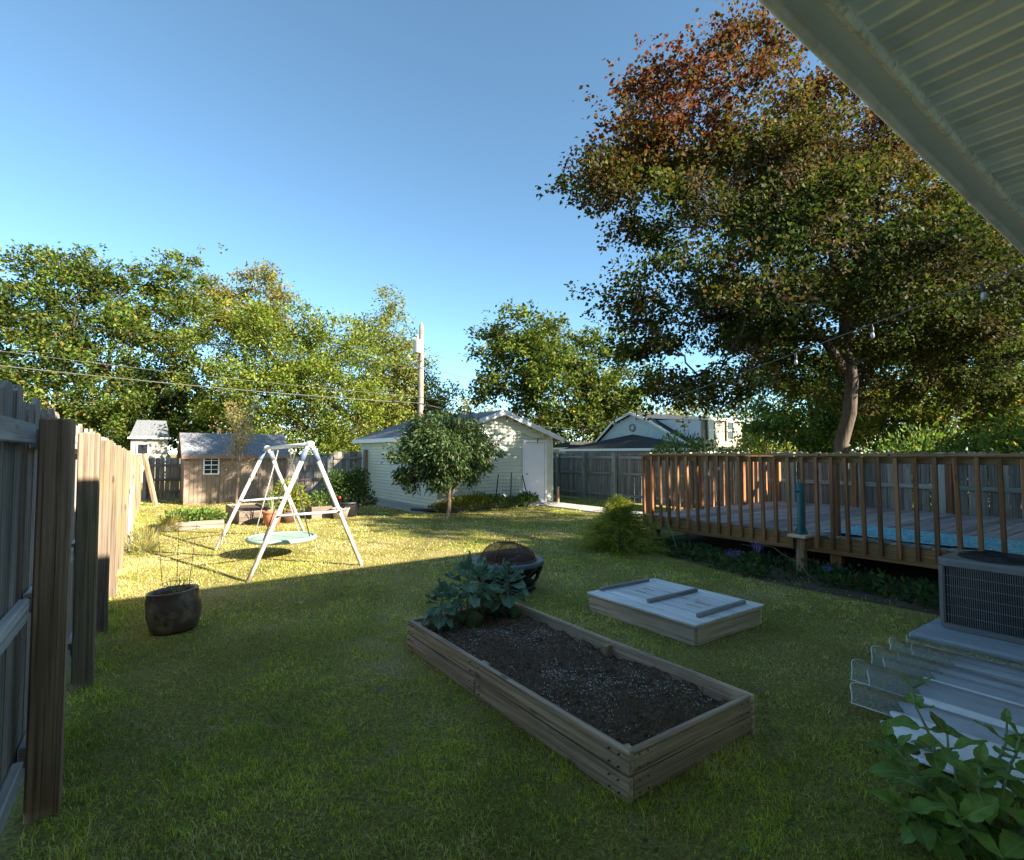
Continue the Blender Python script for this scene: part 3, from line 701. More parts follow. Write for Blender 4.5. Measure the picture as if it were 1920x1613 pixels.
# ------------------------------------------------------------------ shed
SX0, SX1, SY0, SY1 = 1.36, 4.36, 19.7, 21.6
shed = thing('garden_shed', (SX0, SY0, 0), 'small tan panelled garden shed with grey shingle roof and white window', 'shed')
sw, sdp = SX1 - SX0, SY1 - SY0; EVE, RDG = 1.62, 2.26
MB().prism([(0.02, 0), (sdp, 0), (sdp, EVE), (sdp / 2, RDG - 0.05), (0.02, EVE)], 0.02, sw, 'yz').build('wall', 'shed_wall', shed)
for i in range(25):
    xx = i * 0.121 + 0.06
    if xx < sw: board('panel_board', (0.112, 0.016, 1.56), 'shed_wall', shed, (xx, 0.012, 0.82), (0, 0, 0), 0.004)
for i in range(15):
    yy = 0.06 + i * 0.121
    if yy < sdp:
        hh = min(EVE + (RDG - EVE) * (1 - abs(yy - sdp / 2) / (sdp / 2)), RDG) - 0.06
        board('panel_board', (0.016, 0.112, hh), 'shed_wall', shed, (0.012, yy, hh / 2 + 0.03), (0, 0, 0), 0.004)
for sgn in (-1, 1):
    rb = MB(); n_ = 8
    run = sdp / 2 + 0.14; sl2 = (RDG - EVE) / (sdp / 2)
    for k in range(n_):
        t0, t1 = k / n_, (k + 1) / n_
        y0 = sdp / 2 + sgn * run * t0; y1 = sdp / 2 + sgn * run * t1
        z0 = RDG + 0.03 - run * t0 * sl2; z1_ = RDG + 0.03 - run * t1 * sl2
        xs = -0.1; 
        while xs < sw + 0.09:
            wv = min(random.uniform(0.22, 0.34), sw + 0.1 - xs); lift = random.uniform(0.014, 0.024)
            rb.add([(xs, y0, z0 + 0.006), (xs + wv - 0.006, y0, z0 + 0.006), (xs + wv - 0.006, y1 + sgn * 0.004, z1_ + lift), (xs, y1 + sgn * 0.004, z1_ + lift), (xs + wv - 0.006, y1 + sgn * 0.004, z1_), (xs, y1 + sgn * 0.004, z1_)], [(0, 1, 2, 3), (3, 2, 4, 5)])
            xs += wv
    o = rb.build('shingles', 'shingle_grey', shed)
    ya, yb = sdp / 2, sdp / 2 + sgn * run; za, zb = RDG + 0.028, RDG + 0.028 - run * sl2
    MB().prism([(ya, za), (yb, zb), (yb, zb - 0.04), (ya, za - 0.04)], -0.09, sw + 0.09, 'yz').build('roof_deck', 'shed_trim', shed)
    for xe in (-0.115, sw + 0.095):
        MB().prism([(ya, za + 0.012), (yb, zb + 0.012), (yb, zb - 0.11), (ya, za - 0.11)], xe, xe + 0.02, 'yz').build('barge_board', 'shed_trim', shed)
    MB().box((sw / 2, yb + sgn * 0.012, zb - 0.05), (sw + 0.22, 0.02, 0.12)).build('eave_fascia', 'shed_trim', shed)
for xx in (0.0, sw): board('corner_trim', (0.06, 0.05, 1.58), 'shed_trim' if xx == 0 else 'shed_wall', shed, (xx, -0.005, 0.80), (0, 0, 0), 0.004)
win = board('window', (0.44, 0.03, 0.58), 'glass', shed, (0.72, -0.006, 1.24), (0, 0, 0), 0.0)
for xx in (-0.21, 0.21): board('frame', (0.045, 0.03, 0.62), 'trim_white', win, (xx, -0.016, 0), (0, 0, 0), 0.003)
for zz in (-0.29, 0.29): board('frame', (0.46, 0.032, 0.045), 'trim_white', win, (0, -0.016, zz), (0, 0, 0), 0.003)
board('muntin', (0.02, 0.02, 0.55), 'trim_white', win, (0, -0.014, 0), (0, 0, 0), 0.002)
for zz, w2 in ((-0.145, 0.016), (0.0, 0.03), (0.145, 0.016)): board('muntin', (0.40, 0.024, w2), 'trim_white', win, (0, -0.014, zz), (0, 0, 0), 0.002)
for xx in (1.78, 2.46):
    d_ = board('door', (0.66, 0.02, 1.46), 'shed_wall', shed, (xx, -0.004, 0.80), (0, 0, 0), 0.004)
    for i in range(5): board('door_board', (0.118, 0.014, 1.44), 'shed_wall', d_, (-0.262 + i * 0.131, -0.012, 0), (0, 0, 0), 0.004)
    board('ledge', (0.64, 0.014, 0.035), 'shed_wall', d_, (0, -0.024, -0.05), (0, 0, 0), 0.003)
    board('handle', (0.02, 0.03, 0.12), 'pit_black', d_, (0.28 if xx < 2 else -0.28, -0.03, 0.1), (0, 0, 0), 0.004)

# ------------------------------------------------------------------ deck
deck = thing('deck', (7.75, 6.7, 0), 'raised brown stained deck with baluster railing and grey plank floor', 'deck')
def dl(x, y, z): return (x - 7.75, y - 6.7, z)
DXE, DY0 = 12.45, -1.0
yy = 6.62; 
while yy > DY0:
    board('floor_board', (4.66, 0.138, 0.028), 'deck_floor', deck, dl(10.11, yy, 0.486 + random.uniform(-.003, .003)), (0, random.uniform(-.002, .002), 0), 0.005); yy -= 0.1455
L1 = 6.7 - DY0
board('fascia_board', (0.04, L1, 0.215), 'deck_y', deck, dl(7.765, 6.7 - L1 / 2, 0.362), (0, 0, 0), 0.006)
board('fascia_board', (4.7, 0.04, 0.215), 'deck_x', deck, dl(10.12, 6.72, 0.362), (0, 0, 0), 0.006)
for y in (6.55, 3.42, 0.3): board('footing_post', (0.14, 0.14, 0.47), 'deck_z', deck, dl(7.9, y, 0.235), (0, 0, 0), 0.006)
for y in (6.55, 3.42, 0.3): board('footing_post', (0.14, 0.14, 0.47), 'deck_z', deck, dl(12.3, y, 0.235), (0, 0, 0), 0.006)
for xj in (9.2, 10.7): board('beam', (0.05, 7.4, 0.18), 'deck_y', deck, dl(xj, 2.9, 0.37), (0, 0, 0), 0.006)
# near rail: along y at x=7.75
capys = [(6.78, 3.55), (3.54, 2.72), (2.70, -1.0)]
for a, c in capys:
    board('rail_cap', (0.14, round(a - c - 0.006, 3), 0.036), 'deck_y', deck, dl(7.77, (a + c) / 2, 1.598 + random.uniform(-.002, .001)), (random.uniform(-.001, .001), 0, 0), 0.006)
board('top_rail', (0.038, L1, 0.088), 'deck_y', deck, dl(7.80, 6.7 - L1 / 2, 1.532), (0, 0, 0), 0.004)
yy = 6.66; i = 0
while yy > DY0 + 0.1:
    board('baluster', (0.046, 0.046, 1.24), 'deck_z', deck, dl(7.722, yy, 0.945 + random.uniform(-.012, .008)), (R(random.uniform(-.8, .8)) - 0.012, R(random.uniform(-.5, .5)), R(random.uniform(-4, 4))), 0.004)
    yy -= 0.192 + random.uniform(-.012, .012)
for y in (6.62, 3.42, 0.3): board('rail_post', (0.09, 0.09, 1.10), 'deck_z', deck, dl(7.87, y, 1.03), (0, 0, 0), 0.006)
# back rail: along x at y=6.7
board('rail_cap', (4.56, 0.14, 0.036), 'deck_x', deck, dl(10.13, 6.71, 1.596), (0, 0, 0), 0.006)
board('top_rail', (4.5, 0.038, 0.088), 'deck_x', deck, dl(10.13, 6.69, 1.532), (0, 0, 0), 0.004)
xx = 7.95
while xx < 12.4:
    board('baluster', (0.046, 0.046, 1.24), 'deck_z', deck, dl(xx, 6.765, 0.945 + random.uniform(-.012, .008)), (0, R(random.uniform(-.8, .8)), R(random.uniform(-4, 4))), 0.004)
    xx += 0.188 + random.uniform(-.012, .012)
for x_ in (9.4, 10.9, 12.38): board('rail_post', (0.09, 0.09, 1.10), 'deck_z', deck, dl(x_, 6.62, 1.03), (0, 0, 0), 0.006)
# far rail, beside the fence
board('rail_cap', (0.14, 7.5, 0.036), 'deck_y', deck, dl(12.41, 2.9, 1.594), (0, 0, 0), 0.006)
for y in (5.0, 3.4, 1.8, 0.2): board('rail_post', (0.1, 0.1, 1.09), 'deck_z', deck, dl(12.40, y, 1.03), (0, 0, 0), 0.006)

# printed mat on the deck
mm = MB(); nx, ny = 26, 12
vs_ = []; fs2 = []
for i in range(nx + 1):
    for j in range(ny + 1):
        u, v_ = i / nx, j / ny
        x_ = 7.92 + v_ * 1.32; y_ = 3.62 - u * 3.6 + 0.02 * math.sin(v_ * 5)
        vs_.append((x_ - 8.6, y_ - 2.0, 0.508 + 0.010 * (1 + math.sin(u * 17 + v_ * 2)) * (1 - v_) * 0.9 + 0.004 * math.sin(v_ * 9 + u * 5) + 0.004))
for i in range(nx):
    for j in range(ny):
        a = i * (ny + 1) + j; fs2.append((a, a + 1, a + ny + 2, a + ny + 1))
mm.add(vs_, fs2, True); o = mm.build('water_mat', 'water_mat', None, (8.6, 2.0, 0)); tag(o, 'turquoise water print mat lying on the deck floor', 'mat')
sol = o.modifiers.new('thick', 'SOLIDIFY'); sol.thickness = 0.006

# ================================================================== YARD OBJECTS
# ------------------------------------------------------------------ raised bed
BX0, BX1, BY0, BY1 = 1.92, 2.95, 1.75, 4.2
bed = thing('raised_bed', (BX0, BY0, 0), 'long wooden raised garden bed of stacked planks filled with dark soil', 'raised bed')
bwx, bwy = BX1 - BX0, BY1 - BY0
for r_ in range(2):
    zc = 0.055 + r_ * 0.118
    for (a, c) in ((0.0, 1.36), (1.362, bwy)):
        board('side_plank', (0.036, round(c - a, 3), 0.112), 'bed_y', bed, (0.0 + random.uniform(-.006, .006) + (0.012 if a > 0 and r_ else 0), (a + c) / 2, zc + (0.006 if a == 0 and r_ else 0)), (0, R(random.uniform(-1.2, 1.2)), R(random.uniform(-.35, .35))), 0.006)
    for (a, c) in ((0.0, 1.12), (1.122, bwy)):
        board('side_plank', (0.036, round(c - a, 3), 0.112), 'bed_y', bed, (bwx + random.uniform(-.006, .006), (a + c) / 2, zc), (0, R(random.uniform(-1.2, 1.2)), R(random.uniform(-.35, .35))), 0.006)
    board('end_plank', (bwx - 0.04, 0.036, 0.112), 'bed_x', bed, (bwx / 2, 0.02, zc + 0.002), (R(random.uniform(-1, 1)), 0, 0), 0.006)
    board('end_plank', (bwx - 0.04, 0.036, 0.112), 'bed_x', bed, (bwx / 2, bwy - 0.02, zc + 0.002), (R(random.uniform(-1, 1)), 0, 0), 0.006)
for (x_, y_) in ((0.055, 0.07), (bwx - 0.055, 0.07), (0.055, bwy - 0.07), (bwx - 0.055, bwy - 0.07), (bwx - 0.05, 1.12), (0.05, 1.36)):
    board('corner_post', (0.07, 0.07, 0.2), 'bed_z', bed, (x_, y_, 0.105), (0, 0, 0), 0.006)
nx, ny = 44, 100
uu, vv = np.meshgrid(np.linspace(0.02, bwx - 0.02, nx), np.linspace(0.04, bwy - 0.04, ny), indexing='ij')
pp = np.stack([uu.ravel(), vv.ravel(), np.zeros(nx * ny)], 1)
hz = 0.158 + 0.03 * nz(pp, 6, 1) + 0.028 * nz(pp, 17, 2) + 0.008 * nz(pp, 60, 3) + RNG.normal(size=len(pp)) * 0.004 - 0.02 * (pp[:, 0] / bwx)
pp[:, 2] = hz
I = np.arange(nx * ny).reshape(nx, ny); a, b2, c, d = I[:-1, :-1].ravel(), I[1:, :-1].ravel(), I[1:, 1:].ravel(), I[:-1, 1:].ravel()
link('soil', np_mesh('soil', pp, np.concatenate([np.stack([a, b2, c], 1), np.stack([a, c, d], 1)]), None, 'soil', False), bed)
def crumbs(parent, name, n, size, mat, zoff, gate=None):
    q = np.stack([RNG.uniform(0.04, bwx - 0.04, n), RNG.uniform(0.06, bwy - 0.06, n), np.zeros(n)], 1)
    if gate is not None: q = q[nz(q, 5, 9) + RNG.normal(size=n) * 0.35 > gate]; n = len(q)
    ix = np.clip(((q[:, 0] - 0.02) / (bwx - 0.04) * (nx - 1)).round().astype(int), 0, nx - 1); iy = np.clip(((q[:, 1] - 0.04) / (bwy - 0.08) * (ny - 1)).round().astype(int), 0, ny - 1)
    q[:, 2] = hz.reshape(nx, ny)[ix, iy] + zoff
    base = np.array([[1, 0, -.5], [-.5, .87, -.5], [-.5, -.87, -.5], [0, 0, .9]])
    ang = RNG.uniform(0, 6.28, n); s_ = size * RNG.uniform(0.5, 1.4, n)
    cx, sx = np.cos(ang), np.sin(ang)
    V = np.empty((n, 4, 3))
    for k in range(4):
        bx, by, bz = base[k]
        V[:, k, 0] = q[:, 0] + s_ * (bx * cx - by * sx); V[:, k, 1] = q[:, 1] + s_ * (bx * sx + by * cx); V[:, k, 2] = q[:, 2] + s_ * bz * RNG.uniform(.6, 1.3, n)
    i = np.arange(n)[:, None] * 4
    T = np.concatenate([i + np.array([f]) for f in ([0, 1, 3], [1, 2, 3], [2, 0, 3])], 1).reshape(-1, 3)
    return tag(link(name, np_mesh(name, V.reshape(-1, 3), T, None, mat), parent), kind='stuff')
crumbs(bed, 'perlite', 16000, 0.0036, 'perlite', 0.004, 0.3)
crumbs(bed, 'mulch', 9000, 0.012, 'mulch', 0.002)
scw = MB()
for y_ in (0.06, 0.12, 1.30, 1.42, bwy - 0.12, bwy - 0.06):
    for z_ in (0.03, 0.085, 0.145, 0.205): scw.tube([(-0.0225 - 0.004, y_ + random.uniform(-.01, .01), z_), (-0.012, y_, z_)], 0.0045, 7)
for x_ in (0.06, 0.12, bwx - 0.12, bwx - 0.06):
    for z_ in (0.03, 0.085, 0.145, 0.205): scw.tube([(x_, -0.0035, z_), (x_, 0.008, z_)], 0.0045, 7)
scw.build('screw', 'bolt', bed)
# dry stalks and weeds on the soil
st = MB()
for k in range(40):
    x_, y_ = RNG.uniform(0.1, bwx - 0.1), RNG.uniform(0.1, bwy - 0.5); a = RNG.uniform(0, 6.28); l_ = RNG.uniform(0.06, 0.22)
    p0 = np.array([x_, y_, 0.176]); p1 = np.array([np.clip(x_ + l_ * math.cos(a), .05, bwx - .05), np.clip(y_ + l_ * math.sin(a), .05, bwy - .05), 0.172 + RNG.uniform(0, .035)])
    st.tube(curve_pts(p0, p1, 0.12, 5, 0.03), 0.0022, 4)
tag(st.build('dry_stalks', 'stem_brown', bed), kind='stuff')
def gpal(p, i):
    return jitter_cols(np.tile(np.array([[0.085, 0.13, 0.03]]), (len(p), 1)), len(p), 0.35)
n = 260
q = np.stack([RNG.uniform(0.1, bwx - 0.1, n), np.concatenate([RNG.uniform(0.1, 0.9, n // 2), RNG.uniform(0.1, 2.3, n - n // 2)]), np.full(n, 0.162)], 1)
V, T, C_ = leaf_arrays(q, unit(RNG.normal(size=(n, 3)) * 0.7 + [0, 0, 0.8]), unit(RNG.normal(size=(n, 3)) + [0, 0, .5]), RNG.uniform(.03, .10, n), np.full(n, 0.006), gpal(q, 0))
tag(link('weeds', np_mesh('weeds', V, T, C_, 'blade'), bed), kind='stuff')

# broad leaf mesh along +X
def broad_leaf(Lg, Wd, curl=0.3, cup=0.25, wav=0.012, teeth=0.0, shape=1.0, stalk=0.0):
    b = MB(); nu, nv = 12, 6; vs_ = []
    for i in range(nu + 1):
        u = i / nu
        wv = (math.sin(math.pi * u ** (0.75 * shape)) ** 0.75) if 0 < u < 1 else 0.02
        x_ = u * Lg; zc = -curl * Lg * u * u
        for j in range(nv + 1):
            s_ = (j / nv - 0.5) * 2
            tw = 1 + (teeth * (1 if i % 2 else -1) if abs(s_) > 0.9 else 0)
            y_ = s_ * Wd / 2 * wv * tw
            vs_.append((x_ + stalk, y_, zc + cup * abs(s_) * Wd / 2 * wv + wav * math.sin(u * 11 + s_ * 3) * abs(s_)))
    fs = []
    for i in range(nu):
        for j in range(nv):
            a = i * (nv + 1) + j; fs.append((a, a + nv + 1, a + nv + 2, a + 1))
    b.add(vs_, fs, True)
    if stalk: b.tube([(0, 0, 0), (stalk * .5, 0, .004), (stalk, 0, 0), (stalk + Lg * .4, 0, -curl * Lg * .16 - 0.002)], [0.005, 0.0045, 0.004, 0.002], 6)
    return b
def leafmesh(b, mat):
    me = b.mesh('leaf'); me.materials.append(MT[mat]); return me
SP = [leafmesh(broad_leaf(0.17, 0.14, 0.25, 0.35, 0.012, 0, 1.1, 0.09), 'sprout_leaf'), leafmesh(broad_leaf(0.15, 0.13, -0.15, 0.5, 0.016, 0, 1.1, 0.08), 'sprout_leaf'), leafmesh(broad_leaf(0.12, 0.10, -0.5, 0.6, 0.014, 0, 1.1, 0.05), 'sprout_leaf'), leafmesh(broad_leaf(0.18, 0.13, 0.7, 0.2, 0.014, 0, 1.1, 0.09), 'sprout_leaf_old')]
def sprout(x_, y_, hgt, label, sc=1.0, old=3):
    t_ = thing('sprout_plant', (x_, y_, 0.15), label, 'sprout plant', 'sprout plants in the raised bed')
    lean = (random.uniform(-.03, .03), random.uniform(-.03, .03))
    def sp(z): return (lean[0] * z / hgt, lean[1] * z / hgt, z)
    MB().tube([sp(-0.03), sp(hgt * .33), sp(hgt * .66), sp(hgt)], [0.016, 0.014, 0.012, 0.008], 8).build('stem', 'stem_green', t_)
    n_ = 32
    for k in range(n_):
        f = k / (n_ - 1); z = hgt * (0.42 + 0.58 * f); az = k * 2.4 + random.uniform(-.3, .3)
        tilt = -0.55 + 1.6 * f ** 1.3 + random.uniform(-.15, .15)
        me = SP[0] if f < 0.5 else (SP[1] if f < 0.82 else SP[2])
        if k < old: me = SP[3]; tilt = -0.9
        s_ = sc * random.uniform(0.65, 1.0) * (1.0 if f < .7 else 0.72)
        link('leaf', me, t_, sp(z), (random.uniform(-.3, .3), -tilt, az), (s_, s_, s_))
    return t_
sprout(2.06, 3.93, 0.36, 'smallest sprout plant at the outer left corner of the raised bed', 0.88, 2)
sprout(2.36, 3.98, 0.50, 'tallest blue green sprout plant with big drooping leaves in the bed', 1.1, 3)
sprout(2.58, 4.10, 0.44, 'sprout plant at the back of the bed, half hidden between two others', 0.95, 2)
sprout(2.80, 3.98, 0.40, 'curly headed sprout plant at the bed corner by the fire pit', 1.0, 4)

# ------------------------------------------------------------------ sandbox with lid
sbx = thing('sandbox', (3.86, 2.79, 0), 'low wooden sandbox with silvery plank lid and three battens', 'sandbox')
sx, sy = 1.06, 1.31
for x_ in (0.03, sx - 0.03): board('side_plank', (0.036, sy - 0.04, 0.165), 'lid_side_y', sbx, (x_, sy / 2, 0.0825), (0, 0, 0), 0.005)
for y_ in (0.035, sy - 0.035): board('end_plank', (sx - 0.10, 0.036, 0.163), 'lid_side_x', sbx, (sx / 2, y_, 0.082), (0, 0, 0), 0.005)
slots = {2: (0.34, 0.98), 3: (0.33, 0.99)}
wn = 8; wpl = sx / wn
for i in range(wn):
    xc = wpl * (i + .5)
    if i in (3, 4):   # two planks carry the hand slots: built in lengths with gaps
        cut = [0.0, 0.27, 0.44, 0.93, 1.08, sy] if i == 3 else [0.0, 0.27, 0.44, 0.93, 1.08, sy]
        off = 0.0
        b = MB()
        for a, c in ((0.0, sy),): b.box((-wpl * .285, (a + c) / 2 - sy / 2, 0), (wpl * 0.41, c - a, 0.02))
        for a, c in ((cut[0], cut[1]), (cut[2], cut[3]), (cut[4], cut[5])): b.box((wpl * .06, (a + c) / 2 - sy / 2, 0), (wpl * 0.27, c - a, 0.02))
        b.box((wpl * .345, 0, 0), (wpl * 0.29, sy, 0.02))
        b.build('lid_plank', 'lid_y', sbx, (xc, sy / 2, 0.178))
    else:
        board('lid_plank', (wpl - 0.004, sy, 0.02), 'lid_y', sbx, (xc, sy / 2, 0.178 + random.uniform(-.001, .001)), (0, R(random.uniform(-.5, .5)), 0), 0.003)
MB().box((sx / 2, sy / 2, 0.06), (sx - 0.1, sy - 0.1, 0.1)).build('dark_floor', 'soil', sbx)  # dark block under the lid, added so the hand slots look shaded
for y_, xo in ((0.12, 0.0), (0.66, 0.0), (1.25, -0.05)):
    board('batten', (0.74, 0.04, 0.034), 'batten', sbx, (0.56 + xo, y_, 0.207), (0, 0, R(random.uniform(-1, 1))), 0.004)

# ------------------------------------------------------------------ fire pit
fp = thing('fire_pit', (3.70, 5.30, 0), 'round blue grey fire pit with rusty domed spark screen', 'fire pit')
rimr = 0.435
MB().lathe([(rimr - 0.09, 0.335), (rimr - 0.085, 0.35), (rimr - 0.005, 0.352), (rimr, 0.345), (rimr + 0.002, 0.305), (rimr - 0.012, 0.300), (rimr - 0.075, 0.325), (rimr - 0.09, 0.335)], 48).build('rim', 'pit_blue', fp)
MB().lathe([(rimr - 0.088, 0.335), (rimr - 0.12, 0.24), (0.24, 0.14), (0.12, 0.10), (0.0, 0.095)], 36).build('bowl', 'pit_black', fp)
bd = MB()
for k in range(10):
    a0 = 2 * math.pi * k / 10; a1 = a0 + 2 * math.pi / 10
    def q_(a, t): 
        r_ = rimr - 0.02 - 0.14 * t ** 1.6; return (r_ * math.cos(a), r_ * math.sin(a), 0.305 - 0.285 * t)
    for (s0, s1) in ((0, 1), (1, 0)):
        pts = [q_(a0 + (a1 - a0) * (s0 + (s1 - s0) * t), t * 0.8) for t in np.linspace(0, 1, 6)]
        bd.tube(pts, 0.014, 5)
bd.ring((0, 0, 0.078), rimr - 0.02 - 0.14 * .8 ** 1.6, 0.016, 36, 6)
bd.build('lattice', 'pit_black', fp)
ft = MB(); ft.lathe([(0.30, 0.0), (0.335, 0.02), (0.33, 0.07), (0.30, 0.07), (0.295, 0.0)], 36); ft.build('base_ring', 'pit_black', fp)
dome = MB(); rd = rimr - 0.10
dome.lathe([(rd * math.cos(a), 0.352 + 0.19 * math.sin(a) ** 0.9) for a in np.linspace(0, math.pi / 2 - 0.02, 12)], 40); sc_ = dome.build('spark_screen', 'screen', fp)
rb = MB(); rb.ring((0, 0, 0.358), rd + 0.004, 0.010, 40, 6)
for k in range(2):
    az = k * math.pi / 2 + 0.5; pts = []
    for a in np.linspace(0, math.pi, 17):
        rr_ = (rd + 0.006) * math.cos(a); zz = 0.354 + 0.197 * max(math.sin(a), 0) ** 0.9
        pts.append((rr_ * math.cos(az), rr_ * math.sin(az), zz))
    rb.tube(pts, 0.007, 6)
rb.build('screen_rib', 'rust', sc_)
MB().ring((0, 0, 0.575), 0.028, 0.004, 20, 6, 'y').build('handle', 'rust', sc_)
lgm = MB(); lgm.bar((-0.05, -0.12, 0.33), (0.2, -0.02, 0.36), 0.07, 0.06)
tag(lgm.build('log', 'log', None, (3.70, 5.30, 0)), 'split grey log lying inside the fire pit', 'log')

# ------------------------------------------------------------------ brown pot with cage and dead stems
pt = thing('plant_pot', (0.36, 5.86, 0), 'dark brown glazed round pot with worn patches near the fence', 'plant pot')
MB().lathe([(0.0, 0.0), (0.17, 0.0), (0.195, 0.03), (0.222, 0.16), (0.218, 0.29), (0.205, 0.345), (0.212, 0.355), (0.20, 0.365), (0.185, 0.355), (0.19, 0.30), (0.19, 0.27)], 40).build('body', 'pot_glaze', pt, (0, 0, 0.0), (R(-3), R(-4), 0))
MB().lathe([(0.192, 0.27), (0.1, 0.285), (0, 0.28)], 24).build('soil', 'soil', pt, (0, 0, 0), (R(-3), R(-4), 0))
cg = MB()
for k in range(3):
    a = k * 2.094 + 0.5
    cg.tube([(0.10 * math.cos(a), 0.10 * math.sin(a), 0.20), (0.14 * math.cos(a), 0.14 * math.sin(a), 0.55), (0.185 * math.cos(a), 0.185 * math.sin(a), 1.0)], 0.0025, 5)
for z_, r_ in ((0.42, 0.125), (0.66, 0.150), (0.92, 0.178)): cg.ring((0, 0, z_), r_, 0.0025, 28, 5)
o = cg.build('wire_cage', 'thin_wire', None, (0.36, 5.86, 0)); tag(o, 'tall thin wire plant cage standing in the brown pot', 'plant cage')
ds = MB()
for k in range(9):
    a = k * 0.7; l_ = random.uniform(0.12, 0.28)
    top = (0.10 * math.cos(a) * random.uniform(.5, 1.2), 0.10 * math.sin(a), 0.27 + l_)
    ds.tube(curve_pts((0.015 * math.cos(a), 0.015 * math.sin(a), 0.27), top, 0.05, 5, 0.05), [0.006, 0.005, 0.004, 0.003, 0.002], 5)
    if k % 2 == 0: ds.tube(curve_pts(np.array(top) * [0.7, 0.7, 0.85], np.array(top) + [0.06 * math.cos(a + 1), 0.06 * math.sin(a + 1), 0.02], 0.02, 4, 0.05), 0.002, 4)
o = ds.build('dead_plant', 'stem_green', None, (0.36, 5.86, 0)); tag(o, 'bare twiggy plant stems growing in the brown pot', 'plant')

# ------------------------------------------------------------------ swing set
sws = thing('swing_set', (1.98, 9.0, 0), 'white tubular A frame swing set with blue caps', 'swing set')
def SL(x, y, z): return (x - 1.98, y - 9.0, z)
ap1, ap2 = (1.98, 7.55, 1.74), (2.0, 10.55, 1.71)
for base, ap, sgn in (((1.22, 7.45), ap1, -1), ((2.74, 7.62), ap1, 1), ((1.17, 10.2), ap2, -1), ((2.80, 10.9), ap2, 1)):
    lg_ = MB(); lg_.tube([SL(base[0], base[1], 0.0), SL(ap[0] + sgn * .03, ap[1], ap[2] - 0.03)], 0.030, 14)
    lo = lg_.build('leg', 'white_steel', sws)
    a = np.array(SL(*ap)); b0 = np.array(SL(base[0], base[1], 0)); d_ = (b0 - a) / np.linalg.norm(b0 - a)
    cp = MB(); cp.tube([a + d_ * 0.05 + [sgn * .03, 0, -.02], a + d_ * 0.23 + [sgn * .025, 0, -.015]], 0.036, 14); cp.build('sleeve', 'blue_plastic', lo)
    bt = MB(); m_ = b0 + (a - b0) * 0.46; bt.lathe([(0, 0), (0.016, 0), (0.016, 0.012), (0, 0.014)], 10); bt.build('bolt', 'bolt', lo, tuple(m_ + np.array([0, -0.042, 0])), (R(90), 0, 0))
MB().tube([SL(*ap1), SL(*ap2)], 0.031, 14).build('top_beam', 'white_steel', sws)
for ap in (ap1, ap2): MB().lathe([(0, -0.05), (0.04, -0.045), (0.052, -0.01), (0.052, 0.02), (0.035, 0.045), (0, 0.05)], 16).build('joint', 'white_steel', sws, SL(*ap))
for (a, c) in (((1.22, 7.45), (2.74, 7.62)), ((1.17, 10.2), (2.80, 10.9))):
    ap = ap1 if a[1] < 9 else ap2; f = 0.46
    p0 = [a[0] + (ap[0] - a[0]) * f, a[1] + (ap[1] - a[1]) * f, ap[2] * f]; p1 = [c[0] + (ap[0] - c[0]) * f, c[1] + (ap[1] - c[1]) * f, ap[2] * f]
    MB().tube([SL(*p0), SL(*p1)], 0.019, 10).build('crossbar', 'steel_grey', sws)
hooks = []
for y_ in (8.35, 8.75, 9.55, 9.95):
    MB().ring(SL(1.98, y_, 1.665), 0.028, 0.006, 16, 6, 'x').build('hook', 'steel_grey', sws)
ssw = thing('saucer_swing', (1.95, 9.0, 0.27), 'round mint green saucer swing seat hanging by ropes', 'swing seat')
MB().lathe([(0.0, 0.0), (0.40, 0.004), (0.47, 0.012), (0.47, 0.03), (0.40, 0.028), (0.0, 0.022)], 48).build('seat', 'seat_mint', ssw)
rm = MB(); rm.ring((0, 0, 0.018), 0.485, 0.034, 48, 10); rm.build('rim', 'seat_mint', ssw)
for (dx, dy, hy, m_) in ((-0.34, -0.34, -0.65, 'rope'), (0.34, -0.34, -0.25, 'rope'), (-0.34, 0.34, 0.55, 'chain'), (0.34, 0.34, 0.95, 'chain')):
    MB().tube([(dx, dy, 0.03), (0.03, hy, 1.375)], 0.009, 6).build('rope', m_, ssw)

# ------------------------------------------------------------------ AC unit on pad
pad = board('equipment_pad', (1.25, 1.1, 0.07), 'pad_blue', None, (6.17, 1.3, 0.035), (0, 0, 0), 0.02); tag(pad, 'blue grey slab under the air conditioner', 'slab')
ac = thing('air_conditioner', (6.28, 1.36, 0.07), 'grey air conditioner unit with rounded corners and louvred sides beside the deck', 'air conditioner')
def rrect(hw, rad, n=8):
    out = []
    for (cx, cy, a0) in ((hw - rad, hw - rad, 0), (-hw + rad, hw - rad, 90), (-hw + rad, -hw + rad, 180), (hw - rad, -hw + rad, 270)):
        for k in range(n + 1):
            a = R(a0 + 90 * k / n); out.append((cx + rad * math.cos(a), cy + rad * math.sin(a)))
    return out
def shell(levels):
    """levels: (half width, radius, z)"""
    b = MB(); vs_ = []; n_ = None
    for hw, rad, z in levels:
        rr_ = rrect(hw, rad); n_ = len(rr_); vs_ += [(x_, y_, z) for x_, y_ in rr_]
    fs = []
    for i in range(len(levels) - 1):
        for k in range(n_): k2 = (k + 1) % n_; fs.append((i * n_ + k, i * n_ + k2, (i + 1) * n_ + k2, (i + 1) * n_ + k))
    fs.append(tuple(range(n_))[::-1]); fs.append(tuple((len(levels) - 1) * n_ + k for k in range(n_)))
    b.add(vs_, fs); return b
shell([(0.375, 0.09, 0.0), (0.38, 0.09, 0.01), (0.38, 0.09, 0.045), (0.37, 0.09, 0.05)]).build('base_pan', 'ac_shell', ac)
shell([(0.352, 0.08, 0.05), (0.352, 0.08, 0.55)]).build('coil', 'ac_dark', ac)
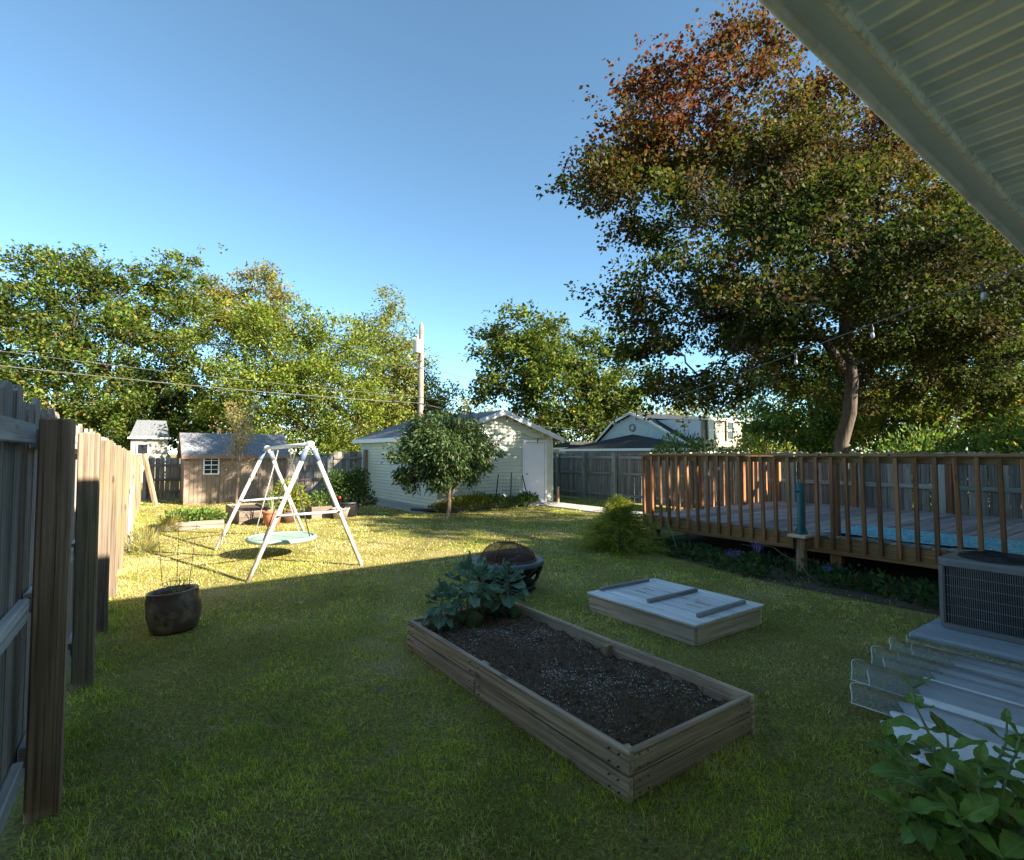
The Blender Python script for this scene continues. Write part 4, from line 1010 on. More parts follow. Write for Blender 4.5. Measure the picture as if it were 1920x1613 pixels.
shell([(0.372, 0.09, 0.55), (0.385, 0.10, 0.555), (0.385, 0.10, 0.60), (0.372, 0.09, 0.615), (0.35, 0.08, 0.618)]).build('top_cover', 'ac_shell', ac)
gr = MB(); rr_ = rrect(0.366, 0.085, 6)
per = []; 
for k in range(len(rr_)):
    p, q = np.array(rr_[k]), np.array(rr_[(k + 1) % len(rr_)]); l_ = np.linalg.norm(q - p); m_ = max(1, int(l_ / 0.0145))
    for j in range(m_): per.append(p + (q - p) * j / m_)
for p in per:
    d_ = p / np.linalg.norm(p); gr.box((p[0], p[1], 0.30), (0.0042, 0.0042, 0.50), (0, 0, math.atan2(d_[1], d_[0])))
gr.build('louvre_bars', 'ac_grille', ac)
gw_ = MB()
for z_ in (0.13, 0.215, 0.30, 0.385, 0.47): gw_.tube([(x_ * 1.012, y_ * 1.012, z_) for x_, y_ in rr_ + rr_[:1]], 0.0028, 5, caps=False)
gw_.build('grille_wire', 'ac_grille', ac)
for sx_, sy_ in ((-1, 1), (-1, -1), (1, 1), (1, -1)):
    b = MB(); pts = [(sx_ * x_, sy_ * y_) for x_, y_ in rrect(0.376, 0.09, 6)[:7]]
    b.tube([(x_, y_, 0.05) for x_, y_ in pts[2:5]], 0.001, 4)
    b.box((sx_ * 0.347, sy_ * 0.347, 0.30), (0.02, 0.055, 0.50), (0, 0, math.atan2(sy_, sx_))); b.build('corner_post', 'ac_shell', ac)
fg_ = MB()
for k in range(9): fg_.ring((0, 0, 0.632), 0.06 + 0.03 * k, 0.003, 40, 5)
for k in range(8):
    a = k * math.pi / 4; fg_.tube([(0.05 * math.cos(a), 0.05 * math.sin(a), 0.634), (0.31 * math.cos(a), 0.31 * math.sin(a), 0.625)], 0.004, 5)
fg_.build('fan_guard', 'ac_dark', ac)
MB().lathe([(0.315, 0.619), (0.31, 0.622), (0.0, 0.622)], 40).build('fan_opening', 'ac_dark', ac)

# ------------------------------------------------------------------ plastic panels
def corrugated(name, mat, x0, x1, y0, y1, z0, slope, period, amp, label, rz=0.0, th=0.003, arc=True, bulge=0.0):
    b = MB(); nx_ = 120; ny_ = 10; vs_ = []; xm, ym = (x0 + x1) / 2, (y0 + y1) / 2
    for i in range(nx_ + 1):
        u = i / nx_; x_ = x0 + (x1 - x0) * u
        ph = (x_ - x0) / period * math.pi
        hh = amp * (abs(math.sin(ph)) ** 0.85 if arc else 0.5 + 0.5 * math.sin(2 * ph))
        for j in range(ny_ + 1):
            v_ = j / ny_; y_ = y0 + (y1 - y0) * v_
            endcut = 0.05 * math.sin(ph) ** 2 * (1 if j == ny_ else 0)
            vs_.append((x_ - xm, y_ - ym + endcut, z0 + slope * u + hh * (1 + 0.15 * v_) + bulge * math.sin(math.pi * u) + 0.006 * math.sin(u * 9 + v_ * 3)))
    fs = []
    for i in range(nx_):
        for j in range(ny_): a = i * (ny_ + 1) + j; fs.append((a, a + ny_ + 1, a + ny_ + 2, a + 1))
    b.add(vs_, fs, True); o = b.build(name, mat, None, (xm, ym, 0), (0, 0, rz)); 
    if mat != 'clear': s_ = o.modifiers.new('thick', 'SOLIDIFY'); s_.thickness = th
    if mat == 'clear':
        ed = MB(); rows = [[vs_[i * (ny_ + 1) + j] for i in range(0, nx_ + 1, 2)] for j in (0, ny_)] + [[vs_[i * (ny_ + 1) + j] for j in range(ny_ + 1)] for i in (0, nx_)]
        for r_ in rows: ed.tube(r_, 0.0035, 5)
        ed.build('edge', 'white_plastic', o)
    return tag(o, label, 'plastic panel', 'plastic panels by the air conditioner')
corrugated('plastic_panel', 'white_plastic', 3.40, 5.05, -0.35, 1.16, 0.015, 0.02, 0.10, 0.018, 'milky white corrugated panel at the bottom of the plastic stack', R(4), 0.004, False, 0.03)
corrugated('plastic_panel', 'white_plastic', 3.48, 5.15, -0.4, 1.30, 0.055, 0.03, 0.15, 0.024, 'milky white ribbed panel lying under the clear ones', R(2), 0.004, True, 0.04)
corrugated('plastic_panel', 'clear', 3.72, 5.05, -0.45, 1.56, 0.06, 0.0, 0.27, 0.05, 'clear plastic panel with wide barrel ribs, lower of two', R(1), 0.004, True, 0.05)
corrugated('plastic_panel', 'clear', 3.98, 5.22, -0.5, 1.66, 0.09, -0.01, 0.31, 0.06, 'topmost clear barrel ribbed plastic panel beside the slab', R(-1), 0.004, True, 0.05)

# ------------------------------------------------------------------ hydrangea
HY = [leafmesh(broad_leaf(0.155, 0.105, 0.30, 0.22, 0.006, 0.05, 0.92, 0.02), 'hyd_leaf'), leafmesh(broad_leaf(0.13, 0.09, 0.12, 0.3, 0.006, 0.05, 0.92, 0.02), 'hyd_leaf'), leafmesh(broad_leaf(0.10, 0.06, -0.1, 0.4, 0.004, 0.05, 0.92, 0.015), 'hyd_leaf')]
hy = thing('hydrangea', (2.92, 0.76, 0), 'broad leaved hydrangea bush with yellowing lower leaves in front of the plastic panels', 'shrub')
tops = [(0.30, 0.30, 0.52), (-0.10, 0.24, 0.36), (0.28, -0.10, 0.45), (0.02, -0.02, 0.36), (-0.25, -0.02, 0.24), (0.14, 0.12, 0.40), (0.45, -0.02, 0.42), (-0.05, -0.25, 0.22), (0.35, -0.3, 0.30), (0.10, 0.34, 0.26), (-0.32, 0.16, 0.20)]
for (tx, ty, tz) in tops:
    tz *= 0.85
    MB().tube(curve_pts((tx * .3, ty * .3, -0.02), (tx, ty, tz), 0.06, 6, 0.02), [0.008, 0.007, 0.0065, 0.006, 0.005, 0.004], 6).build('stem', 'stem_green', hy)
    for lev in range(5):
        f = 1 - lev * 0.17
        for k in range(2):
            az = lev * 1.571 + k * math.pi + random.uniform(-.4, .4) + tx * 7
            me = HY[2] if lev == 0 else HY[lev % 2]
            s_ = random.uniform(0.75, 1.15) * (0.85 if lev == 0 else 1.0)
            link('leaf', me, hy, (tx * (0.3 + 0.7 * f), ty * (0.3 + 0.7 * f), tz * f), (random.uniform(-.3, .3), -(0.7 - 0.30 * lev) + random.uniform(-.15, .15), az), (s_, s_, s_))

# ------------------------------------------------------------------ teal tube on post
tp_ = thing('umbrella_stand', (7.32, 3.62, 0), 'teal metal tube stand bolted on a timber post before the deck', 'stand')
board('post', (0.10, 0.10, 0.50), 'raw_z', tp_, (0, 0, 0.25), (0, 0, 0), 0.005)
board('side_block', (0.26, 0.04, 0.14), 'deck_x', tp_, (0.02, -0.075, 0.42), (0, 0, 0), 0.004)
board('side_block', (0.26, 0.04, 0.14), 'deck_x', tp_, (0.02, 0.075, 0.42), (0, 0, 0), 0.004)
board('platform', (0.27, 0.24, 0.04), 'raw_x', tp_, (0.0, 0, 0.52), (0, 0, 0), 0.005)
MB().lathe([(0.075, 0.54), (0.072, 0.548), (0.05, 0.56), (0.048, 0.60), (0.043, 0.66), (0.043, 1.22), (0.038, 1.225), (0.036, 1.20), (0.0, 1.19)], 24).build('tube', 'teal', tp_)
for k in range(4):
    a = k * math.pi / 2 + .4; g_ = MB(); g_.prism([(0.04, 0), (0.085, 0), (0.04, 0.10)], -0.003, 0.003); g_.build('gusset', 'teal', tp_, (0, 0, 0.545), (0, 0, a))
kn = MB(); kn.tube([(-0.04, 0, 1.11), (-0.085, 0, 1.11)], 0.006, 8); kn.lathe([(0, 0), (0.018, 0), (0.018, 0.02), (0, 0.02)], 10, (-0.09, 0, 1.10)); kn.build('knob', 'pit_black', tp_)

# ------------------------------------------------------------------ pots and planters on the far lawn
def box_planter(name, x0, x1, y0, y1, h_, label, mat='planter', rows=2):
    t_ = thing(name, ((x0 + x1) / 2, (y0 + y1) / 2, 0), label, 'planter')
    w_, d_ = x1 - x0, y1 - y0; rh = h_ / rows
    for r_ in range(rows):
        for sy_ in (-1, 1): board('plank', (w_, 0.035, rh - 0.005), mat, t_, (0, sy_ * d_ / 2, rh * (r_ + .5)), (R(random.uniform(-1, 1)), 0, 0), 0.005)
        for sx_ in (-1, 1): board('end_plank', (0.035, d_ - 0.04, rh - 0.006), mat, t_, (sx_ * (w_ / 2 - 0.018), 0, rh * (r_ + .5)), (0, 0, 0), 0.005)
    MB().box((0, 0, h_ - 0.06), (w_ - 0.07, d_ - 0.07, 0.02)).build('soil', 'soil', t_)
    return t_
box_planter('planter_box', 0.58, 1.66, 13.15, 14.3, 0.18, 'low wooden planter overflowing with strawberry leaves near the fence')
box_planter('planter_box', 2.0, 2.75, 13.5, 15.6, 0.30, 'taller grey wooden planter box behind the swing set')
box_planter('planter_box', 3.62, 4.12, 13.6, 14.1, 0.30, 'small square wooden planter between the pots', rows=2)
GREENS = palette([(0.06, 0.11, 0.02), (0.11, 0.16, 0.035), (0.17, 0.19, 0.04), (0.04, 0.075, 0.02)], [3, 3, 2, 2])
DARKG = palette([(0.03, 0.06, 0.015), (0.055, 0.09, 0.02), (0.09, 0.12, 0.03)], [3, 3, 1])
YELG = palette([(0.13, 0.16, 0.025), (0.19, 0.20, 0.04), (0.08, 0.11, 0.02), (0.24, 0.21, 0.05)], [3, 3, 2, 1.2])
def plant(name, loc, label, cat, lobes, n, leaf, pal, asp=0.5, lmat='leaf', group=None, stems=5, up=0.4, flat=False):
    t_ = thing(name, loc, label, cat, group)
    sm_ = MB(); V, T, C_ = [], [], []; off = 0
    vol = sum(r_[0] * r_[1] * r_[2] for _, r_ in lobes)
    for (c, r_) in lobes:
        m_ = max(10, int(n * r_[0] * r_[1] * r_[2] / vol))
        u = unit(RNG.normal(size=(m_, 3)))
        if flat: u[:, 2] = np.abs(u[:, 2])
        pos = np.array(c) + u * RNG.uniform(0, 1, (m_, 1)) ** (1 / 2.2) * np.array(r_)
        pos[:, 2] = np.maximum(pos[:, 2], 0.015)
        ax = unit(u + RNG.normal(size=(m_, 3)) * 0.6 + [0, 0, up]); nr = unit(RNG.normal(size=(m_, 3)) * 0.6 + [0, 0, 1])
        Lf = leaf * RNG.uniform(0.55, 1.3, m_)
        v, t2, cc = leaf_arrays(pos, ax, nr, Lf, Lf * asp, np.clip(pal(pos, 0), .002, 1)); V.append(v); T.append(t2 + off); C_.append(cc); off += len(v)
        for k in range(stems):
            sm_.tube(curve_pts((c[0] * .4, c[1] * .4, 0.0), pos[RNG.integers(0, m_)], 0.08, 5, 0.03), [0.008, 0.006, 0.005, 0.004, 0.002], 5, caps=False)
    sm_.build('stem', 'stem_green', t_)
    link('foliage', np_mesh('foliage', np.concatenate(V), np.concatenate(T), np.concatenate(C_), lmat), t_)
    return t_
plant('strawberry_plant', (1.12, 13.72, 0.13), 'leafy strawberry patch filling the low planter', 'plant', [((-0.2, 0, 0.08), (0.42, 0.55, 0.16)), ((0.25, 0, 0.08), (0.40, 0.55, 0.15))], 1500, 0.075, GREENS, 0.8)
def pot(name, loc, r0, r1, h_, mat, label, cat='plant pot', lipw=0.02):
    t_ = thing(name, loc, label, cat)
    MB().lathe([(0, 0), (r0, 0), (r1 - 0.005, h_ * 0.8), (r1 - 0.005, h_ * 0.82), (r1 + lipw * .6, h_ * 0.83), (r1 + lipw, h_), (r1 - 0.01, h_), (r1 - 0.02, h_ - 0.04)], 32).build('body', mat, t_)
    MB().lathe([(r1 - 0.01, h_ - 0.04), (0, h_ - 0.03)], 24).build('soil', 'soil', t_)
    return t_
pot('terracotta_pot', (2.58, 12.9, 0), 0.15, 0.20, 0.34, 'terracotta', 'terracotta pot standing behind the swing set')
pot('brown_pot', (3.02, 13.35, 0), 0.17, 0.22, 0.32, 'brown_pot', 'dark brown pot to the right of the terracotta pot')
pot('black_tub', (4.55, 13.75, 0), 0.27, 0.33, 0.38, 'black_tub', 'wide black tub holding the tomato plants', 'tub', 0.015)
pot('clay_bowl', (4.25, 13.35, 0), 0.15, 0.21, 0.26, 'concrete', 'pale grey bowl planter beside the black tub')
plant('pepper_plant', (3.02, 13.35, 0.25), 'bright yellow green leafy plant growing in the dark brown pot', 'plant', [((0.0, 0, 0.38), (0.36, 0.36, 0.36)), ((0.22, 0.1, 0.2), (0.3, 0.25, 0.22)), ((-0.15, -0.05, 0.12), (0.25, 0.22, 0.2))], 2200, 0.085, YELG, 0.5)
plant('tomato_plant', (4.55, 13.75, 0.3), 'tall sprawling tomato plant in the black tub', 'plant', [((0.05, 0.0, 0.45), (0.42, 0.36, 0.42)), ((0.3, 0.0, 0.55), (0.3, 0.3, 0.38)), ((-0.3, 0.1, 0.5), (0.3, 0.3, 0.4)), ((0.45, -0.1, 0.05), (0.28, 0.28, 0.35))], 2600, 0.09, DARKG, 0.5)
for (x_, y_, z_, lb) in ((4.22, 13.33, 0.52, 'red ripe tomato hanging at the left of the tub'), (4.95, 13.5, 0.36, 'red tomato low on the right side of the tub')):
    tag(MB().lathe([(0, -0.035), (0.025, -0.028), (0.038, 0), (0.03, 0.026), (0.008, 0.031), (0, 0.027)], 14).build('tomato', 'red_fruit', None, (x_, y_, z_)), lb, 'tomato')
plant('potted_stalks', (2.58, 12.9, 0.3), 'thin yellow stalks standing in the terracotta pot', 'plant', [((0.0, 0, 0.3), (0.14, 0.14, 0.3))], 60, 0.05, YELG, 0.4, stems=14)
plant('box_plant', (3.87, 13.85, 0.25), 'low green plant in the small square planter', 'plant', [((0, 0, 0.18), (0.26, 0.26, 0.24))], 500, 0.07, GREENS, 0.5)
plant('grass_tuft', (0.16, 10.6, 0), 'straw coloured grass tuft at the foot of the white board', 'grass tuft', [((0, 0, 0.12), (0.26, 0.34, 0.24))], 900, 0.16, palette([(0.16, 0.17, 0.05), (0.26, 0.22, 0.09), (0.1, 0.12, 0.03)], [2, 2, 1]), 0.05, 'blade', up=1.2)
plant('grass_tuft', (0.66, 13.0, 0), 'golden grass tuft at the corner of the low planter', 'grass tuft', [((0, 0, 0.12), (0.2, 0.22, 0.2))], 600, 0.16, palette([(0.20, 0.19, 0.05), (0.26, 0.22, 0.07)], [2, 2]), 0.05, 'blade', up=1.0)

# ------------------------------------------------------------------ young bare sapling before the shed
def sapling():
    base = np.array([2.72, 18.9, 0.0]); t_ = thing('young_tree', tuple(base), 'spindly young tree with sparse tan leaves before the shed', 'tree')
    wd = MB(); tips = []
    top = base + [0.1, 0, 2.4]
    wd.tube([p - base for p in curve_pts(base - [0, 0, .1], top, 0, 7, 0.008)], list(np.linspace(0.045, 0.028, 7)), 8)
    for k in range(16):
        a = k * 2.4; f = RNG.uniform(0.35, 1.0); s_ = base + [0.1 * f, 0, 2.4 * f]
        up_ = RNG.uniform(1.0, 2.0) * (1.15 - 0.35 * f); out = RNG.uniform(0.22, 0.6) + (0.55 if k in (2, 5) else 0)
        e = s_ + [out * math.cos(a), out * math.sin(a), up_ if k not in (2, 5) else 0.45]
        pts = curve_pts(s_, e, -0.04, 6, 0.02); wd.tube([p - base for p in pts], list(np.linspace(0.018, 0.004, 6)), 5, caps=False)
        for m_ in range(6):
            q0 = pts[RNG.integers(1, 6)]; q1 = q0 + RNG.normal(size=3) * [0.14, 0.14, 0.1] + [0, 0, 0.16]; wd.tube([q0 - base, q1 - base], [0.005, 0.002], 4, caps=False); tips.append(q1); tips.append((q0 + q1) / 2)
    wd.build('trunk', 'bark_pale', t_)
    tips = np.array(tips); n = len(tips) * 9; pos = np.repeat(tips, 9, 0) + RNG.normal(size=(n, 3)) * 0.09
    col = palette([(0.30, 0.22, 0.10), (0.38, 0.28, 0.15), (0.18, 0.18, 0.05), (0.34, 0.2, 0.09)], [3, 3, 2, 1])(pos, 0)
    V, T, C_ = leaf_arrays(pos - base, unit(RNG.normal(size=(n, 3)) + [0, 0, .3]), unit(RNG.normal(size=(n, 3))), RNG.uniform(.04, .085, n), RNG.uniform(.025, .045, n), col)
    link('crown', np_mesh('crown', V, T, C_, 'leaf'), t_)
sapling()

# ------------------------------------------------------------------ peach tree before the garage
def peach():
    base = np.array([6.62, 12.15, 0.0]); t_ = thing('peach_tree', tuple(base), 'small dark green peach tree with drooping long leaves before the garage', 'tree')
    wd = MB(); fk = base + [0.05, 0.02, 0.72]
    wd.tube([p - base for p in curve_pts(base - [0, 0, .1], fk, 0, 6, 0.01)], [0.075, 0.056, 0.052, 0.05, 0.048, 0.046], 10)
    crown_c = base + [-0.06, 0, 1.68]; tips = []
    lob = [((-0.6, 0.1, 0.0), 0.66), ((0.55, -0.1, 0.1), 0.66), ((-0.15, 0.15, 0.5), 0.66), ((0.45, 0, 0.5), 0.52), ((-0.65, 0.1, 0.45), 0.5), ((1.15, -0.3, 0.02), 0.36), ((-1.15, 0.3, -0.1), 0.34), ((-0.25, -0.4, 0.0), 0.6), ((0.2, 0.5, 0.1), 0.6), ((-0.15, -0.3, -0.4), 0.5), ((0.45, -0.2, -0.35), 0.46), ((-0.75, 0.2, -0.45), 0.42), ((-0.95, 0.4, -0.62), 0.26), ((-0.35, 0.1, -0.72), 0.22), ((0.95, -0.3, -0.3), 0.3), ((-0.75, 0.3, -0.78), 0.3), ((-0.35, -0.15, -0.78), 0.3), ((0.5, -0.15, -0.62), 0.34)]
    ax_r = np.array([_R[0], _R[1], 0])   # lobes listed across / along the garage front
    for k, ((u_, v_, z_), r_) in enumerate(lob):
        c = crown_c + np.array([u_, v_, z_]) 
        pts = curve_pts(fk + [0, 0, RNG.uniform(-.2, .05)], c, 0.08, 6, 0.03); wd.tube([p - base for p in pts], list(np.linspace(0.035, 0.012, 6)), 7, caps=False)
        m_ = int(240 * (r_ / 0.5) ** 2); u = unit(RNG.normal(size=(m_, 3))); tp2 = c + u * RNG.uniform(0, 1, (m_, 1)) ** (1 / 2.4) * np.array([r_, r_, r_ * 0.85]); tips.append(tp2)
        for q in tp2[:14]: wd.tube([p - base for p in curve_pts(pts[RNG.integers(3, 6)], q, 0.05, 4, 0.03)], [0.010, 0.007, 0.005, 0.003], 5, caps=False)
    wd.build('trunk', 'bark_pale', t_)
    tips = np.concatenate(tips); tips = tips[nz(tips, 3.4, 3) + RNG.normal(size=len(tips)) * 0.1 > -0.40]; per = 8; n = len(tips) * per
    pos = np.repeat(tips, per, 0) + RNG.normal(size=(n, 3)) * [0.06, 0.06, 0.05]
    ax = unit(unit(pos - crown_c) * 0.5 + RNG.normal(size=(n, 3)) * 0.5 + [0, 0, -0.55])
    col = palette([(0.022, 0.045, 0.013), (0.038, 0.066, 0.018), (0.065, 0.09, 0.025), (0.16, 0.15, 0.03)], [4, 4, 2, 0.25])(pos, 0)
    V, T, C_ = leaf_arrays(pos - base, ax, unit(RNG.normal(size=(n, 3)) * .8 + [0, 0, .6]), RNG.uniform(.09, .15, n), RNG.uniform(.028, .044, n), col)
    link('crown', np_mesh('crown', V, T, C_, 'leaf_glossy'), t_)
peach()

# ------------------------------------------------------------------ plants along the garage front
def px_plants():
    spec = [('garden_shrub', (7.35, 12.75), 0.52, 0.42, 900, 'yellow green leafy perennial just right of the peach tree', YELG, 0.09, 0.35),
            ('garden_shrub', (7.95, 12.9), 0.55, 0.48, 1100, 'bushy yellow green perennial, second from the peach tree', YELG, 0.09, 0.35),
            ('garden_shrub', (8.6, 12.95), 0.45, 0.42, 900, 'grey green leafy clump under the string lights', GREENS, 0.08, 0.35),
            ('garden_shrub', (9.2, 12.85), 0.40, 0.34, 700, 'low green clump around the wire trellis', DARKG, 0.08, 0.3),
            ('garden_shrub', (9.75, 12.9), 0.42, 0.42, 900, 'dark green rounded clump beside the garage door', DARKG, 0.09, 0.35),
            ('garden_shrub', (6.85, 12.95), 0.38, 0.28, 500, 'small reddish leafed clump left of the peach tree trunk', palette([(0.14, 0.11, 0.03), (0.10, 0.12, 0.03), (0.16, 0.07, 0.03)], [2, 3, 1]), 0.07, 0.4)]
    for nm, (x_, y_), r_, h_, n, lb, pal, lf, asp in spec:
        plant(nm, (x_, y_, 0), lb, 'shrub', [((0, 0, h_ * .45), (r_ * .8, 0.35, h_ * .6)), ((r_ * .4, -.05, h_ * .3), (r_ * .5, 0.3, h_ * .45)), ((-r_ * .4, .05, h_ * .35), (r_ * .5, 0.3, h_ * .5))], n, lf, pal, asp, up=0.9, flat=True)
px_plants()
tr_ = thing('wire_trellis', (9.2, 13.05, 0), 'black wire trellis with three stakes leaning in the garage flower bed', 'trellis')
for (a, c) in (((-0.55, 0, 0.02), (-0.38, 0.05, 1.0)), ((0.02, 0, 0.02), (0.05, 0, 1.05)), ((0.72, 0, 0.05), (0.50, 0.05, 0.95))):
    MB().tube([a, c], 0.016, 6).build('stake', 'pit_black', tr_)
nt_ = MB()
for k in range(7): nt_.tube([(-0.28 + k * .11, -0.02, 0.1), (-0.26 + k * .11, -0.02, 0.92 - 0.03 * (k % 3))], 0.003, 4)
for k in range(7): nt_.tube([(-0.28, -0.02, 0.18 + k * .11), (0.42, -0.02, 0.18 + k * .11)], 0.003, 4)
nt_.build('mesh', 'thin_wire', tr_)
eb = MB(); eb.tube([(6.35, 13.75, 0.05), (6.62, 13.3, 0.055), (6.95, 12.95, 0.05), (7.25, 12.72, 0.05)], 0.05, 10)
tag(eb.build('edging_tube', 'black_tub'), 'black plastic edging tube at the garage corner', 'edging')
ks = MB(); ks.box((0, 0, 0.27), (0.06, 0.06, 0.54)); tag(ks.build('stake', 'fence_post_grey', None, (11.2, 13.2, 0)), 'short dark stake at the garage right corner', 'stake')

# ------------------------------------------------------------------ golden thread cypress by the deck
def cypress():
    base = np.array([6.72, 6.35, 0]); t_ = thing('golden_shrub', tuple(base), 'feathery golden green thread cypress shrub at the deck corner', 'shrub')
    V, T, C_ = [], [], []; off = 0; wd = MB()
    wd.tube([(0, 0, -.05), (0.02, 0, 0.3), (0.0, 0, 0.75)], [0.05, 0.035, 0.012], 7)
    prof = [(0.06, 0.62), (0.25, 0.64), (0.40, 0.52), (0.55, 0.36), (0.70, 0.28), (0.85, 0.18), (0.98, 0.05)]
    for k in range(900):
        f = RNG.uniform(0, 1) ** 1.25; z_ = 0.06 + 0.92 * f; r_ = np.interp(z_, [p[0] for p in prof], [p[1] for p in prof]) * RNG.uniform(0.45, 1.15); a = RNG.uniform(0, 6.28); r_ *= 1 + 0.28 * math.sin(3 * a + 6 * z_) + 0.15 * math.sin(7 * a - 9 * z_)
        e = np.array([r_ * math.cos(a), r_ * math.sin(a), z_]); s_ = np.array([0, 0, z_ * 0.8])
        if k % 9 == 0: wd.tube(curve_pts(s_, e, 0.08, 4, 0.02), [0.008, 0.006, 0.004, 0.002], 4, caps=False)
        m_ = 26; tt = RNG.uniform(0.45, 1.0, (m_, 1)); pos = s_ + (e - s_) * tt + RNG.normal(size=(m_, 3)) * 0.028; pos[:, 2] = np.maximum(pos[:, 2], 0.02)
        ax = unit((e - s_) * 1.0 + RNG.normal(size=(m_, 3)) * 0.16 + [0, 0, -0.10])
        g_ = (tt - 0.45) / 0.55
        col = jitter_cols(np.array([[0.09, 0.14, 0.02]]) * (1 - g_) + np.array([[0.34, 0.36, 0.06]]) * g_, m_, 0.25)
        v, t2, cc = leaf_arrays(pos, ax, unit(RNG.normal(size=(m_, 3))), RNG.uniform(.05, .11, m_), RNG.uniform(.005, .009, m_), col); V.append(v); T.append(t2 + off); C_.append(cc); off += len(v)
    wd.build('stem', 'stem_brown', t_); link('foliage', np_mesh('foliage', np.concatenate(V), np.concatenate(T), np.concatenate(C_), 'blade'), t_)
cypress()
bpy.data.objects['golden_shrub'].scale = (1.15, 1.15, 0.88)

# ------------------------------------------------------------------ flower border before the deck
n = 7000
bx = RNG.uniform(6.35, 7.75, n); by = RNG.uniform(1.9, 6.5, n)
keep = (bx > 6.9 - 0.25 * np.sin(by * 1.7) - 0.25 * (by < 4.2)) & (nz(np.stack([bx, by, by * 0], 1), 5, 21) > -0.25)
keep &= ~((np.abs(bx - 7.32) < .12) & (np.abs(by - 3.62) < .12))
bx, by = bx[keep], by[keep]; n = len(bx)
pos = np.stack([bx, by, np.abs(RNG.normal(size=n)) * 0.06 + 0.01], 1)
col = palette([(0.025, 0.06, 0.02), (0.05, 0.09, 0.022), (0.03, 0.09, 0.045), (0.12, 0.12, 0.03), (0.12, 0.07, 0.04)], [3, 3, 1.5, 0.8, 0.8])(pos, 0)
V, T, C_ = leaf_arrays(pos, unit(RNG.normal(size=(n, 3)) + [0, 0, .5]), unit(RNG.normal(size=(n, 3)) * .5 + [0, 0, 1]), RNG.uniform(.035, .11, n), RNG.uniform(.02, .06, n), col)
tag(link('ground_cover', np_mesh('ground_cover', V, T, C_, 'leaf')), 'dark leafy ground cover in the border before the deck', 'ground cover', kind='stuff')
PURP = palette([(0.20, 0.14, 0.50), (0.28, 0.20, 0.60), (0.14, 0.12, 0.42)], [2, 2, 1], 0.2)
BLU = palette([(0.08, 0.12, 0.5), (0.12, 0.18, 0.55)], [1, 1], 0.2)
def flower(loc, h_, r_, n, pal, label, leafn=40):
    t_ = thing('flower_plant', loc, label, 'flower')
    sm_ = MB(); heads = []
    for k in range(6):
        e = np.array([RNG.normal() * r_ * .5, RNG.normal() * r_ * .5, h_ * RNG.uniform(.85, 1.1)]); sm_.tube(curve_pts((0, 0, 0), e, 0.05, 4, 0.03), 0.003, 4, caps=False); heads.append(e)
    sm_.build('stem', 'stem_green', t_)
    heads = np.array(heads); m_ = n; hi = RNG.integers(0, 6, m_); c = heads[hi] + RNG.normal(size=(m_, 3)) * r_ * 0.22
    V, T, C2 = leaf_arrays(c, unit(RNG.normal(size=(m_, 3)) + [0, 0, .2]), unit(RNG.normal(size=(m_, 3)) * .6 + [0, 0, 1]), RNG.uniform(.012, .022, m_), RNG.uniform(.006, .012, m_), pal(c, 0))
    link('blossom', np_mesh('blossom', V, T, C2, 'petal'), t_)
    c = np.stack([RNG.normal(size=leafn) * r_ * .6, RNG.normal(size=leafn) * r_ * .6, RNG.uniform(0.02, h_ * .7, leafn)], 1)
    V, T, C2 = leaf_arrays(c, unit(RNG.normal(size=(leafn, 3)) + [0, 0, .3]), unit(RNG.normal(size=(leafn, 3)) + [0, 0, .8]), RNG.uniform(.04, .08, leafn), RNG.uniform(.02, .04, leafn), GREENS(c, 0))
    link('foliage', np_mesh('foliage', V, T, C2, 'leaf'), t_)
flower((7.22, 4.62, 0), 0.14, 0.13, 220, PURP, 'low purple aster clump in the border, nearest the lawn')
flower((7.40, 4.30, 0), 0.28, 0.12, 160, PURP, 'taller pale lilac asters right of the purple clump')
flower((7.5, 6.05, 0), 0.28, 0.06, 60, BLU, 'blue flowers under the deck corner')
flower((7.25, 3.28, 0), 0.16, 0.05, 90, BLU, 'small blue flower spike beside the teal stand post')
for (x0, y0, h_, lb) in ((7.15, 6.0, 0.55, 'tall thin yellow stalk leaning by the deck corner'), (7.3, 5.6, 0.55, 'thin yellow flower stalk before the balusters, second from the shrub')):
    b = MB(); b.tube(curve_pts((0, 0, 0), (-0.12, 0.12, h_), 0.05, 6, 0.01), 0.006, 5); b.tube(curve_pts((0.03, 0, 0), (-0.03, 0.2, h_ * .85), 0.05, 6, 0.01), 0.005, 5)
    b.lathe([(0, -.03), (0.012, -.01), (0.010, .02), (0, .03)], 8, (-0.12, 0.12, h_)); tag(b.build('flower_stalk', 'stem_green', None, (x0, y0, 0)), lb, 'stalk')
b = MB(); b.tube(curve_pts((0, 0, 0.01), (0.35, 1.3, 0.30), 0.10, 8, 0.012), [0.006, 0.006, 0.005, 0.005, 0.004, 0.004, 0.003, 0.002], 5); tag(b.build('dry_stalk', 'stem_brown', None, (6.9, 3.15, 0)), 'long dry arching stalk across the flower border', 'stalk')

